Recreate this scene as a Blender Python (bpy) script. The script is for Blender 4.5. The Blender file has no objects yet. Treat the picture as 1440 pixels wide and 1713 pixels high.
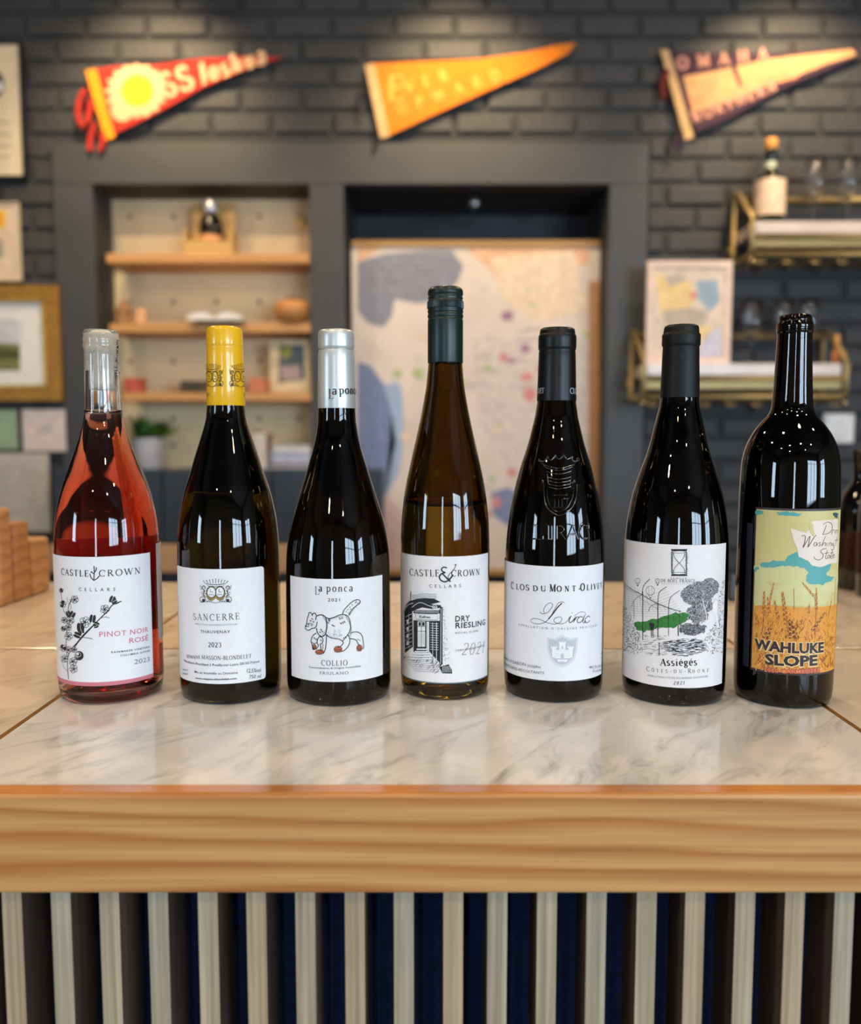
import bpy, bmesh, math, random
from mathutils import Vector, Matrix
random.seed(7)
S = bpy.context.scene
PI = math.pi
# ------------------------------------------------------------ camera
F_PX, CX, CY = 1441.0, 720.0, 856.5
TOP = 1.05                      # height of the bar counter
CAM = Vector((0, 0, TOP + 0.20))
PITCH = math.atan(0.0871)
cd = bpy.data.cameras.new('camera'); cam = bpy.data.objects.new('camera', cd)
S.collection.objects.link(cam); S.camera = cam
cam.location = CAM; cam.rotation_euler = (PI/2 - PITCH, 0, 0)
cd.sensor_fit = 'HORIZONTAL'; cd.sensor_width = 36; cd.lens = 36 * F_PX / 1440
cd.clip_start = 0.02; cd.clip_end = 60
cd.dof.use_dof = True; cd.dof.focus_distance = 0.62
cd.dof.aperture_fstop = 36.0 / 7.2
# ------------------------------------------------------------ world (overcast bright sky) and exposure
W = bpy.data.worlds.new('sky'); S.world = W; W.use_nodes = True
bg = W.node_tree.nodes['Background']
bg.inputs[0].default_value = (0.62, 0.80, 1.0, 1); bg.inputs[1].default_value = 15.0
S.view_settings.view_transform = 'Standard'; S.view_settings.look = 'None'
S.view_settings.gamma = 1; S.view_settings.exposure = 0.30
S.view_settings.use_curve_mapping = False
S.cycles.use_denoising = True
S.cycles.max_bounces = 14; S.cycles.transmission_bounces = 14; S.cycles.transparent_max_bounces = 8
S.cycles.diffuse_bounces = 4; S.cycles.glossy_bounces = 6
S.cycles.sample_clamp_indirect = 8
S.cycles.caustics_reflective = False; S.cycles.caustics_refractive = True
CEIL = 3.0
RX0, RX1, RY0, RY1 = -4.2, 4.2, -3.4, 3.1     # room extents
def lamp(kind, name, loc, target=None, **k):
    d = bpy.data.lights.new(name, kind); o = bpy.data.objects.new(name, d); S.collection.objects.link(o)
    o.location = loc
    if target is not None:
        o.rotation_euler = (Vector(target) - Vector(loc)).to_track_quat('-Z', 'Y').to_euler()
    for a, v in k.items(): setattr(d, a, v)
    return o
# openings for daylight: (axis, fixed, a0, a1, z0, z1)
WIN = [('y', RY0, -0.75, -0.40, 0.6, 2.2), ('y', RY0, 1.55, 3.7, 0.9, 2.4),
       ('x', RX1, -2.7, -1.5, 1.0, 2.3), ('x', RX0, -2.6, -1.7, 1.0, 2.3)]
for ax, c, a0, a1, z0, z1 in WIN:
    m = ((a0+a1)/2, c, (z0+z1)/2) if ax == 'y' else (c, (a0+a1)/2, (z0+z1)/2)
    t = (m[0], m[1]+1, m[2]) if ax == 'y' else (m[0] - math.copysign(1, c), m[1], m[2])
    o = lamp('AREA', 'window_portal', m, t, shape='RECTANGLE', size=a1-a0, size_y=z1-z0, energy=1)
    o.data.cycles.is_portal = True
# ceiling downlights (visible in the glass as warm ovals; row by the wall added to brighten it)
DOWN = [(-1.7, -1.2), (-0.6, -1.2), (0.5, -1.2), (1.6, -1.2), (-1.7, 0.3), (-0.55, 0.1), (0.6, 0.1), (1.7, 0.3), (-1.1, -2.4), (1.1, -2.4), (-1.3, 1.9), (0, 1.9), (1.3, 1.9)]
for x, y in DOWN:
    lamp('AREA', 'downlight_lamp', (x, y, CEIL-0.035), (x, y, 0), shape='DISK', size=0.15, energy=(11 if y > 1 else 6), color=(1, 0.76, 0.50))
SPOTS = [(-0.95, 2.58), (0.10, 2.58), (1.22, 2.58)]
for x, y in SPOTS:
    lamp('SPOT', 'wall_spot_lamp', (x, y, CEIL-0.16), (x, 3.14, 2.22), energy=42, color=(1, 0.74, 0.42),
         spot_size=math.radians(80), spot_blend=0.85, shadow_soft_size=0.03)
# ------------------------------------------------------------ helpers
CT, ST = math.cos(PITCH), math.sin(PITCH)
def ray(px, py):
    a, b = (px-CX)/F_PX, -(py-CY)/F_PX
    return Vector((a, CT + b*ST, -ST + b*CT))
def at(px, py, Y):
    d = ray(px, py); return CAM + d * (Y / d.y)
def atz(px, py, z):
    d = ray(px, py); return CAM + d * ((z - CAM.z) / d.z)
def link(o): S.collection.objects.link(o); return o
def tag(o, label=None, cat=None, group=None, kind=None):
    if label: o['label'] = label
    if cat: o['category'] = cat
    if group: o['group'] = group
    if kind: o['kind'] = kind
    return o
def empty(name, loc, label=None, cat=None, group=None):
    o = link(bpy.data.objects.new(name, None)); o.location = loc; o.empty_display_size = 0.02
    return tag(o, label, cat, group)
def lin(c):
    return tuple((v/255/12.92 if v/255 <= 0.04045 else ((v/255+0.055)/1.055)**2.4) for v in c)
MATS = {}
def mat(name, rgb, rough=0.5, metal=0.0, noise=0.06, scale=30, bump=0.0, stretch=(1,1,1), **k):
    if name in MATS: return MATS[name]
    m = bpy.data.materials.new(name); m.use_nodes = True; nt = m.node_tree; b = nt.nodes['Principled BSDF']
    c = lin(rgb)
    b.inputs['Roughness'].default_value = rough; b.inputs['Metallic'].default_value = metal
    b.inputs['Base Color'].default_value = (*c, 1)
    if noise or bump:
        tc = nt.nodes.new('ShaderNodeTexCoord'); mp = nt.nodes.new('ShaderNodeMapping'); n = nt.nodes.new('ShaderNodeTexNoise')
        mp.inputs['Scale'].default_value = stretch
        n.inputs['Scale'].default_value = scale; n.inputs['Detail'].default_value = 4
        nt.links.new(tc.outputs['Object'], mp.inputs[0]); nt.links.new(mp.outputs[0], n.inputs['Vector'])
        if noise:
            r = nt.nodes.new('ShaderNodeValToRGB')
            r.color_ramp.elements[0].position = 0.3; r.color_ramp.elements[1].position = 0.7
            r.color_ramp.elements[0].color = (*[max(0, v*(1-noise*2)) for v in c], 1)
            r.color_ramp.elements[1].color = (*[min(1, v*(1+noise*2)) for v in c], 1)
            nt.links.new(n.outputs[0], r.inputs[0]); nt.links.new(r.outputs[0], b.inputs['Base Color'])
        if bump:
            bp = nt.nodes.new('ShaderNodeBump'); bp.inputs['Strength'].default_value = bump; bp.inputs['Distance'].default_value = 0.002
            nt.links.new(n.outputs[0], bp.inputs['Height']); nt.links.new(bp.outputs[0], b.inputs['Normal'])
    for a, v in k.items(): b.inputs[a].default_value = v
    MATS[name] = m; return m
def glass(name, tint, ior=1.5, rough=0.0, absorb=None, dens=0):
    """clear dielectric: white reflections, light tinted only where it passes through"""
    m = bpy.data.materials.new(name); m.use_nodes = True; nt = m.node_tree; b = nt.nodes['Principled BSDF']; o = nt.nodes['Material Output']
    b.inputs['Base Color'].default_value = (*[v*v for v in tint], 1); b.inputs['IOR'].default_value = ior
    b.inputs['Roughness'].default_value = rough; b.inputs['Transmission Weight'].default_value = 1
    if absorb:
        v = nt.nodes.new('ShaderNodeVolumeAbsorption'); v.inputs['Color'].default_value = (*absorb, 1); v.inputs['Density'].default_value = dens
        nt.links.new(v.outputs[0], o.inputs['Volume'])
    MATS[name] = m; return m
def wood(name, dark, light, axis='x', rough=0.35, ring=9.0, coat=0.0, fine=1.0, off=0.0, contrast=1.0, wob=0.45, lines=12):
    if name in MATS: return MATS[name]
    m = bpy.data.materials.new(name); m.use_nodes = True; nt = m.node_tree; b = nt.nodes['Principled BSDF']
    N = nt.nodes.new; L = nt.links.new
    tc = N('ShaderNodeTexCoord'); mp = N('ShaderNodeMapping')
    s = {'x': (0.9, 9, 9), 'y': (9, 0.9, 9), 'z': (9, 9, 0.9)}[axis]
    mp.inputs['Scale'].default_value = s; mp.inputs['Location'].default_value = (off, off*0.7, off*1.3)
    L(tc.outputs['Object'], mp.inputs[0])
    n1 = N('ShaderNodeTexNoise'); n1.inputs['Scale'].default_value = 1.5; n1.inputs['Detail'].default_value = 3; L(mp.outputs[0], n1.inputs['Vector'])
    mul = N('ShaderNodeMath'); mul.operation = 'MULTIPLY'; mul.inputs[1].default_value = ring*wob; L(n1.outputs[0], mul.inputs[0])
    sep = N('ShaderNodeSeparateXYZ'); L(tc.outputs['Object'], sep.inputs[0])
    lx_ = N('ShaderNodeMath'); lx_.operation = 'MULTIPLY'; lx_.inputs[1].default_value = ring*lines; L(sep.outputs[{'x': 'Z', 'y': 'Z', 'z': 'X'}[axis]], lx_.inputs[0])
    ad = N('ShaderNodeMath'); ad.operation = 'ADD'; L(mul.outputs[0], ad.inputs[0]); L(lx_.outputs[0], ad.inputs[1])
    fr = N('ShaderNodeMath'); fr.operation = 'FRACT'; L(ad.outputs[0], fr.inputs[0])
    r1 = N('ShaderNodeValToRGB'); e = r1.color_ramp.elements
    e[0].position = 0; e[0].color = (*lin(light), 1); e[1].position = 1.0; e[1].color = (*lin(light), 1)
    q = r1.color_ramp.elements.new(0.30); q.color = (*lin(light), 1)
    q = r1.color_ramp.elements.new(0.78); q.color = (*lin(dark), 1)
    L(fr.outputs[0], r1.inputs[0])
    mp2 = N('ShaderNodeMapping'); s2 = [6, 400, 400] if axis == 'x' else ([400, 6, 400] if axis == 'y' else [400, 400, 6])
    mp2.inputs['Scale'].default_value = [v*fine for v in s2]; L(tc.outputs['Object'], mp2.inputs[0])
    n2 = N('ShaderNodeTexNoise'); n2.inputs['Scale'].default_value = 1.0; n2.inputs['Detail'].default_value = 5; L(mp2.outputs[0], n2.inputs['Vector'])
    r2 = N('ShaderNodeValToRGB'); r2.color_ramp.elements[0].position = 0.3; r2.color_ramp.elements[1].position = 0.75
    v = 1-0.30*contrast
    r2.color_ramp.elements[0].color = (v, v*0.97, v*0.93, 1); r2.color_ramp.elements[1].color = (1.0, 1.0, 1.0, 1)
    L(n2.outputs[0], r2.inputs[0])
    mx = N('ShaderNodeMix'); mx.data_type = 'RGBA'; mx.blend_type = 'MULTIPLY'; mx.inputs[0].default_value = 1
    L(r1.outputs[0], mx.inputs[6]); L(r2.outputs[0], mx.inputs[7]); L(mx.outputs[2], b.inputs['Base Color'])
    b.inputs['Roughness'].default_value = rough; b.inputs['Coat Weight'].default_value = coat; b.inputs['Coat Roughness'].default_value = 0.12
    MATS[name] = m; return m
def newobj(name, bm, m=None, parent=None, smooth=False):
    me = bpy.data.meshes.new(name); bm.to_mesh(me); bm.free()
    for x in (m if isinstance(m, (list, tuple)) else [m]):
        if x: me.materials.append(x)
    if smooth:
        for p in me.polygons: p.use_smooth = True
    o = link(bpy.data.objects.new(name, me))
    if parent is not None:
        o.parent = parent; o.location = -parent.matrix_basis.translation if parent.parent is None else (0, 0, 0)
        if parent.parent is not None:   # parent is itself a part whose local frame equals world
            o.location = (0, 0, 0)
    return o
def bm_box(bm, p0, p1, bev=0.0, mi=0):
    r = bmesh.ops.create_cube(bm, size=1)
    vs = r['verts']
    c = [(a+b)/2 for a, b in zip(p0, p1)]; s = [abs(b-a) for a, b in zip(p0, p1)]
    for v in vs: v.co = Vector((v.co.x*s[0]+c[0], v.co.y*s[1]+c[1], v.co.z*s[2]+c[2]))
    fs = set(f for v in vs for f in v.link_faces)
    for f in fs: f.material_index = mi
    if bev > 0:
        es = list(set(e for v in vs for e in v.link_edges))
        bmesh.ops.bevel(bm, geom=es, offset=min(bev, min(s)*0.45), segments=2, affect='EDGES', profile=0.5)
    return vs
def box(name, p0, p1, m, parent=None, bev=0.002):
    bm = bmesh.new(); bm_box(bm, p0, p1, bev); return newobj(name, bm, m, parent)
def pxbox(name, x0, y0, x1, y1, Y0, Y1, m, parent=None, bev=0.002):
    """box whose front face (at depth Y0) has the measured corners"""
    a = at(x0, y1, Y0); b = at(x1, y0, Y0)
    return box(name, (a.x, Y0, a.z), (b.x, Y1, b.z), m, parent, bev)
def bm_lathe(bm, prof, c=(0,0,0), n=64, mi=0, flip=False):
    rings = []
    for r, z in prof:
        if r < 1e-6: rings.append([bm.verts.new((c[0], c[1], c[2]+z))])
        else: rings.append([bm.verts.new((c[0]+r*math.cos(2*PI*i/n), c[1]+r*math.sin(2*PI*i/n), c[2]+z)) for i in range(n)])
    for a, b in zip(rings, rings[1:]):
        for i in range(n):
            j = (i+1) % n
            if len(a) == 1 and len(b) == 1: continue
            if len(a) == 1: f = [a[0], b[j], b[i]]
            elif len(b) == 1: f = [a[i], a[j], b[0]]
            else: f = [a[i], a[j], b[j], b[i]]
            if flip: f.reverse()
            bm.faces.new(f).material_index = mi
def lathe(name, prof, c, m, parent=None, n=64):
    bm = bmesh.new(); bm_lathe(bm, prof, c, n); return newobj(name, bm, m, parent, True)
def bm_tube(bm, pts, r, n=8, mi=0, closed=False):
    pts = [Vector(p) for p in pts]; rings = []; N = len(pts)
    for i, p in enumerate(pts):
        if closed: d = pts[(i+1) % N] - pts[i-1]
        else: d = pts[min(i+1, N-1)] - pts[max(i-1, 0)]
        d.normalize(); up = Vector((0, 0, 1)) if abs(d.z) < 0.9 else Vector((0, 1, 0))
        a = d.cross(up).normalized(); b = a.cross(d)
        rr = r[i] if isinstance(r, (list, tuple)) else r
        rings.append([bm.verts.new(p + a*rr*math.cos(2*PI*k/n) + b*rr*math.sin(2*PI*k/n)) for k in range(n)])
    prs = list(zip(rings, rings[1:])) + ([(rings[-1], rings[0])] if closed else [])
    for A, B in prs:
        for k in range(n): bm.faces.new([A[k], A[(k+1) % n], B[(k+1) % n], B[k]]).material_index = mi
    if not closed:
        bm.faces.new(rings[0]).material_index = mi; bm.faces.new(list(reversed(rings[-1]))).material_index = mi
def tube(name, pts, r, m, parent=None, n=8, closed=False):
    bm = bmesh.new(); bm_tube(bm, pts, r, n, 0, closed); return newobj(name, bm, m, parent, True)
def spline(pts, n=6):
    """Catmull-Rom through points"""
    out = []; P = [pts[0]] + list(pts) + [pts[-1]]
    for i in range(1, len(P)-2):
        p0, p1, p2, p3 = P[i-1], P[i], P[i+1], P[i+2]
        for k in range(n):
            t = k/n
            out.append(tuple(0.5*((2*b)+(-a+c)*t+(2*a-5*b+4*c-d)*t*t+(-a+3*b-3*c+d)*t**3) for a, b, c, d in zip(p0, p1, p2, p3)))
    out.append(tuple(pts[-1])); return out
# ------------------------------------------------------------ drawing in two dimensions (printed matter)
class Ink:
    """collects flat shapes (u, v, layer, material) that are later wrapped on a surface"""
    def __init__(s): s.q = []
    def quad(s, pts, L, m): s.q.append((pts, L, m))
    def poly(s, pts, L, m): s.q.append((pts, L, m))
    def ribbon(s, pts, w, L, m, wf=None):
        n = len(pts)
        if n < 2: return
        side = []
        for i in range(n):
            a = pts[max(i-1, 0)]; b = pts[min(i+1, n-1)]
            dx, dy = b[0]-a[0], b[1]-a[1]; l = math.hypot(dx, dy) or 1e-9; dx /= l; dy /= l
            h = (w if wf is None else wf(dx, dy))/2
            side.append(((pts[i][0]-dy*h, pts[i][1]+dx*h), (pts[i][0]+dy*h, pts[i][1]-dx*h)))
        for i in range(n-1):
            s.q.append(([side[i][0], side[i][1], side[i+1][1], side[i+1][0]], L, m))
    def build(s, name, wrap, mats, parent, step=None, smooth=False):
        bm = bmesh.new(); lay = bm.verts.layers.float.new('lay')
        for _i, (pts, L, m) in enumerate(s.q):
            L = L + (_i % 40)*0.02; vs = [bm.verts.new((p[0], p[1], 0)) for p in pts]
            for v in vs: v[lay] = L
            try: f = bm.faces.new(vs); f.material_index = m
            except ValueError: pass
        big = [f for f in bm.faces if len(f.verts) > 4]
        if big: bmesh.ops.triangulate(bm, faces=big)
        bm.normal_update()
        fl = [f for f in bm.faces if f.normal.z < 0]
        if fl: bmesh.ops.reverse_faces(bm, faces=fl)
        if step:
            us = [v.co.x for v in bm.verts]; u = math.floor(min(us)/step)*step
            while u < max(us):
                u += step
                es = [e for e in bm.edges if min(e.verts[0].co.x, e.verts[1].co.x) < u < max(e.verts[0].co.x, e.verts[1].co.x)]
                if es:
                    fs = set(f for e in es for f in e.link_faces)
                    g = list(fs) + list(set(e for f in fs for e in f.edges)) + list(set(v for f in fs for v in f.verts))
                    bmesh.ops.bisect_plane(bm, geom=g, plane_co=(u, 0, 0), plane_no=(1, 0, 0))
        for v in bm.verts: v.co = wrap(v.co.x, v.co.y, v[lay])
        return newobj(name, bm, mats, parent, smooth)
# a small roman pen font. tokens: x,y point  @cx,cy,rx,ry,a0,a1 arc ; T thick t thin (else by direction) ; s serif
GL = {
'A': (.78, "t .06,0 .40,1;T .38,1 .72,0;t .17,.36 .60,.36;s .06,0;s .72,0"),
'B': (.66, "T .16,0 .16,1;.04,.98 .30,.98 @.30,.76,.22,.22,90,-90 .16,.54;.16,.54 .32,.54 @.32,.28,.26,.26,90,-90 .04,.02"),
'C': (.76, "@.43,.5,.37,.50,48,312;t .70,.98 .70,.70"),
'D': (.82, "T .16,0 .16,1;.04,.98 .34,.98 @.34,.5,.40,.48,90,-90 .04,.02"),
'E': (.64, "T .16,0 .16,1;t .04,.98 .56,.98 .57,.78;t .16,.52 .44,.52;t .44,.62 .44,.42;t .04,.02 .58,.02 .60,.24"),
'F': (.60, "T .16,0 .16,1;t .04,.98 .56,.98 .57,.78;t .16,.52 .44,.52;t .44,.62 .44,.42;s .16,0"),
'G': (.82, "@.43,.5,.37,.50,48,320;t .70,.98 .70,.72;T .71,.05 .71,.40;s .71,.42"),
'H': (.84, "T .16,0 .16,1;T .68,0 .68,1;t .16,.52 .68,.52;s .16,0;s .16,1;s .68,0;s .68,1"),
'I': (.34, "T .17,0 .17,1;s .17,0;s .17,1"),
'J': (.38, "T .22,.10 .22,1;@.08,.08,.14,.14,0,-90;s .22,1"),
'K': (.78, "T .16,0 .16,1;t .62,1 .18,.45;T .30,.58 .68,0;s .16,0;s .16,1;s .62,1;s .68,0"),
'L': (.60, "T .16,0 .16,1;t .04,.02 .54,.02 .57,.26;s .16,1"),
'M': (1.0, "t .14,0 .16,1;T .16,1 .48,.05;t .48,.05 .82,1;T .84,0 .84,1;s .14,0;s .10,1;s .84,0;s .90,1"),
'N': (.84, "t .16,0 .16,1;T .14,1 .68,0;t .68,0 .68,1;s .16,0;s .10,1;s .68,1"),
'O': (.84, "@.42,.5,.36,.50,0,360"),
'P': (.62, "T .16,0 .16,1;.04,.98 .30,.98 @.30,.73,.25,.25,90,-90 .16,.48;s .16,0"),
'R': (.74, "T .16,0 .16,1;.04,.98 .30,.98 @.30,.75,.23,.23,90,-90 .16,.52;T .34,.52 .66,0;s .16,0;s .68,0"),
'S': (.58, "@.30,.75,.20,.24,40,250 .36,.48 @.30,.25,.22,.25,60,-150;t .47,.98 .47,.76;t .07,.02 .07,.28"),
'T': (.70, "T .35,0 .35,1;t .02,.76 .04,.98 .66,.98 .68,.76;s .35,0"),
'U': (.82, "T .16,1 .16,.34;@.42,.32,.26,.32,180,360;t .68,.32 .68,1;s .16,1;s .68,1"),
'V': (.78, "T .08,1 .40,0;t .40,0 .70,1;s .08,1;s .70,1"),
'W': (1.1, "T .08,1 .34,0;t .34,0 .56,1;T .54,1 .80,0;t .80,0 1.02,1;s .08,1;s .56,1;s 1.02,1"),
'Y': (.76, "T .06,1 .38,.46;t .70,1 .38,.46;T .38,.48 .38,0;s .06,1;s .70,1;s .38,0"),
'-': (.36, "T .06,.36 .30,.36"), '.': (.2, "T .08,.0 .08,.06"), "'": (.2, "T .08,.8 .08,1"), ' ': (.32, ""),
'0': (.56, "@.28,.5,.22,.50,0,360"), '1': (.40, "T .22,0 .22,1;t .06,.84 .22,1;s .22,0"),
'2': (.54, "@.27,.74,.20,.25,160,-40 .07,.04;T .06,.04 .48,.04"), '3': (.52, "@.25,.76,.18,.23,150,-90;@.25,.27,.21,.27,90,-150"),
'a': (.50, ".10,.50 @.24,.44,.14,.17,120,0 .38,.06 .46,.03;@.22,.16,.15,.16,50,330"),
'c': (.46, "@.25,.31,.19,.30,50,310"), 'e': (.48, ".06,.33 .42,.33 @.25,.32,.18,.29,0,310"),
'g': (.50, "@.23,.42,.15,.18,0,360;.36,.52 .46,.60;.14,.25 .10,.16 .30,.10 .40,0 .36,-.18 .20,-.24 .06,-.16 .10,0 .30,.10"),
'i': (.28, "T .14,0 .14,.60;T .14,.78 .14,.88;s .14,0"), 'n': (.56, "T .12,0 .12,.60;.12,.45 .24,.58 .36,.58 .43,.48 .43,0;s .12,0;s .43,0"),
'o': (.52, "@.26,.31,.20,.30,0,360"), 'p': (.56, "T .12,-.34 .12,.60;@.28,.30,.20,.30,140,-140;s .12,-.34;s .07,.6"),
's': (.42, "@.21,.46,.12,.14,40,250 .25,.29 @.21,.16,.14,.16,60,-150"),
'd': (.54, "T .42,0 .42,1;@.26,.30,.19,.30,40,320"), 'u': (.56, "T .12,.60 .12,.16;.12,.16 .22,.02 .34,.04 .43,.16;T .43,0 .43,.60"),
'r': (.42, "T .12,0 .12,.60;.12,.42 .22,.56 .36,.58;s .12,0"), 't': (.34, "T .14,.88 .14,.12;.14,.12 .20,.01 .32,.04;t .02,.60 .30,.60"),
'h': (.56, "T .12,0 .12,1;.12,.42 .24,.58 .36,.58 .43,.48 .43,0"), 'k': (.54, "T .12,0 .12,1;t .42,.60 .14,.28;T .22,.36 .46,0"),
}
for a, b, acc in (('É', 'E', "t .24,1.10 .40,1.26"), ('é', 'e', "t .20,.74 .34,.90"), ('Ô', 'O', "t .26,1.10 .42,1.24 .58,1.10"), ('À', 'A', "t .30,1.26 .44,1.10")):
    GL[a] = (GL[b][0], GL[b][1] + ';' + acc)
def glyph_strokes(ch):
    w, s = GL.get(ch, GL[' ']); out = []
    for part in s.split(';'):
        tk = part.split()
        if not tk: continue
        mode = 'a'
        if tk[0] in 'Tts': mode = tk[0]; tk = tk[1:]
        pts = []
        for t in tk:
            if t[0] == '@':
                cx, cy, rx, ry, a0, a1 = map(float, t[1:].split(','))
                n = max(4, int(abs(a1-a0)/18))
                pts += [(cx+rx*math.cos(math.radians(a0+(a1-a0)*i/n)), cy+ry*math.sin(math.radians(a0+(a1-a0)*i/n))) for i in range(n+1)]
            else: pts.append(tuple(map(float, t.split(','))))
        out.append((mode, pts))
    return w, out
def pen_text(ink, txt, p0, p1, h, L, m, thick=.155, thin=.06, serif=True, slant=0, small=None, cond=1.0):
    """p0,p1: baseline ends in (u,v); h: cap height. letters are spread to fill the line"""
    adv = []; x = 0
    for ch in txt:
        k = 1.0
        if small and ch.islower() : k = small; ch = ch.upper()
        w, st = glyph_strokes(ch); adv.append((x, k, st)); x += w*k*cond
    dx, dy = p1[0]-p0[0], p1[1]-p0[1]; Ln = math.hypot(dx, dy); ux, uy = dx/Ln, dy/Ln
    gap = (Ln - x*h)/max(1, len(txt)-1)
    for i, (xx, k, st) in enumerate(adv):
        ox = xx*h + i*gap; hh = h*k
        def T(p):
            a = ox + (p[0]*cond + slant*p[1])*hh; b = p[1]*hh
            return (p0[0]+ux*a-uy*b, p0[1]+uy*a+ux*b)
        for mode, pts in st:
            if mode == 's':
                if not serif: continue
                x0, y0 = pts[0]; y0 = y0 + (0.02 if y0 < .5 else -0.02)
                ink.ribbon([T((x0-.11, y0)), T((x0+.11, y0))], thin*h*0.9, L, m)
            else:
                if mode == 'T': wf = lambda a, b: thick*h*(1 if serif else 1)
                elif mode == 't': wf = lambda a, b: thin*h
                else: wf = lambda a, b: h*(thin + (thick-thin)*abs(-a*uy+b*ux))
                ink.ribbon([T(p) for p in pts], 0, L, m, wf)
_tc = {}
def sans_polys(txt, bold=0.0, space=1.0):
    key = (txt, bold, space)
    if key in _tc: return _tc[key]
    cu = bpy.data.curves.new('t', 'FONT'); cu.body = txt; cu.size = 1; cu.offset = bold; cu.resolution_u = 2; cu.space_character = space
    o = bpy.data.objects.new('t', cu); S.collection.objects.link(o)
    dg = bpy.context.evaluated_depsgraph_get(); dg.update()
    me = o.evaluated_get(dg).to_mesh()
    vs = [(v.co.x, v.co.y) for v in me.vertices]; ps = [[vs[i] for i in p.vertices] for p in me.polygons]
    o.evaluated_get(dg).to_mesh_clear(); bpy.data.objects.remove(o); bpy.data.curves.remove(cu)
    _tc[key] = ps; return ps
def sans_text(ink, txt, p0, p1, h, L, m, bold=0.008, space=1.0, slant=0):
    ps = sans_polys(txt, bold, space)
    if not ps: return
    xs = [p[0] for q in ps for p in q]; x0, x1 = min(xs), max(xs)
    dx, dy = p1[0]-p0[0], p1[1]-p0[1]; Ln = math.hypot(dx, dy); ux, uy = dx/Ln, dy/Ln
    sx = Ln/(x1-x0); sy = h/0.70
    for q in ps:
        r = []
        for x, y in q:
            a = (x-x0)*sx + slant*y*sy; b = y*sy; r.append((p0[0]+ux*a-uy*b, p0[1]+uy*a+ux*b))
        ink.poly(r, L, m)
def circle(cx, cy, rx, ry=None, n=14, a0=0, a1=360):
    ry = rx if ry is None else ry
    return [(cx+rx*math.cos(math.radians(a0+(a1-a0)*i/n)), cy+ry*math.sin(math.radians(a0+(a1-a0)*i/n))) for i in range(n+1)]

def rough(pts, amp, it=3, seed=1):
    """fractal edge for printed clouds and foliage"""
    r = random.Random(seed); P = list(pts)
    for _ in range(it):
        Q = []
        for i in range(len(P)):
            a, b = P[i], P[(i+1) % len(P)]; dx, dy = b[0]-a[0], b[1]-a[1]; l = math.hypot(dx, dy) or 1
            t = r.uniform(-1, 1)*min(amp, l*.22); Q += [a, ((a[0]+b[0])/2-dy/l*t, (a[1]+b[1])/2+dx/l*t)]
        P = Q
    return P
# ============================================================ SETTING
M_brick = mat('painted_brick', (56, 56, 57), 0.62, noise=.12, scale=60, bump=.35)
M_mortar = mat('painted_mortar', (50, 51, 52), 0.75, noise=.1, scale=50, bump=.3)
M_trim = mat('painted_trim', (62, 63, 64), 0.5, noise=.04, scale=8)
M_navy = mat('painted_navy', (44, 55, 68), 0.55, noise=.05, scale=8)
M_recess = mat('dark_recess_paint', (52, 53, 55), 0.55, noise=.05, scale=6)
M_floor = mat('floor_concrete', (120, 112, 102), 0.5, noise=.1, scale=3)
M_plaster = mat('plaster_warm_grey', (128, 118, 106), 0.7, noise=.03, scale=5)
M_ceil = mat('ceiling_paint', (70, 68, 66), 0.8, noise=.05, scale=5)
M_brass = mat('brushed_brass', (164, 142, 94), 0.46, 0.6, noise=.05, scale=40)
M_inlay = mat('brass_inlay', (170, 120, 50), 0.38, 0.9, noise=.15, scale=90)
M_white = mat('white_paper', (232, 228, 222), 0.6, noise=.02)
M_black = mat('black_satin', (18, 18, 20), 0.4, noise=.05)
def structure(name, p0, p1, m, bev=0, parent=None):
    o = box(name, p0, p1, m, parent, bev)
    if parent is None: o['kind'] = 'structure'
    return o
T_ = 0.15
structure('floor', (RX0-T_, RY0-T_, -T_), (RX1+T_, RY1+0.45, 0), M_floor)
structure('ceiling', (RX0-T_, RY0-T_, CEIL), (RX1+T_, RY1+0.45, CEIL+T_), M_ceil)
def holed_wall(name, ax, c, lo, hi, holes, m, t):
    bm = bmesh.new(); a = lo
    def B(a0, a1, z0, z1):
        if a1-a0 < 1e-4 or z1-z0 < 1e-4: return
        if ax == 'y': bm_box(bm, (a0, min(c, c+t), z0), (a1, max(c, c+t), z1))
        else: bm_box(bm, (min(c, c+t), a0, z0), (max(c, c+t), a1, z1))
    for h0, h1, z0, z1 in sorted(holes):
        B(a, h0, 0, CEIL); B(h0, h1, 0, z0); B(h0, h1, z1, CEIL); a = h1
    B(a, hi, 0, CEIL)
    return tag(newobj(name, bm, m), kind='structure')
holed_wall('wall_front', 'y', RY0, RX0, RX1, [w[2:] for w in WIN if w[0] == 'y'], M_plaster, -T_)
holed_wall('wall_left', 'x', RX0, RY0, RY1+0.45, [w[2:] for w in WIN if w[0] == 'x' and w[1] < 0], M_plaster, -T_)
holed_wall('wall_right', 'x', RX1, RY0, RY1+0.45, [w[2:] for w in WIN if w[0] == 'x' and w[1] > 0], M_plaster, T_)
for i, (ax, c, a0, a1, z0, z1) in enumerate(WIN):
    bm = bmesh.new(); w = 0.05; t = 0.05
    def B(p, q, r, s):
        if ax == 'y': bm_box(bm, (p, c-0.09, r), (q, c-0.04, s))
        else:
            cc = c + math.copysign(0.065, c); bm_box(bm, (cc-0.025, p, r), (cc+0.025, q, s))
    B(a0, a1, z0, z0+w); B(a0, a1, z1-w, z1); B(a0, a0+w, z0+w, z1-w); B(a1-w, a1, z0+w, z1-w)
    n = max(0, round((a1-a0)/0.75)-1)
    for k in range(n):
        x = a0+(a1-a0)*(k+1)/(n+1); B(x-w/2, x+w/2, z0+w, z1-w)
    if n: B(a0+w, a1-w, z1-0.5, z1-0.46)
    tag(newobj('window_%d' % (i+1), bm, M_black), kind='structure')
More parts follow.
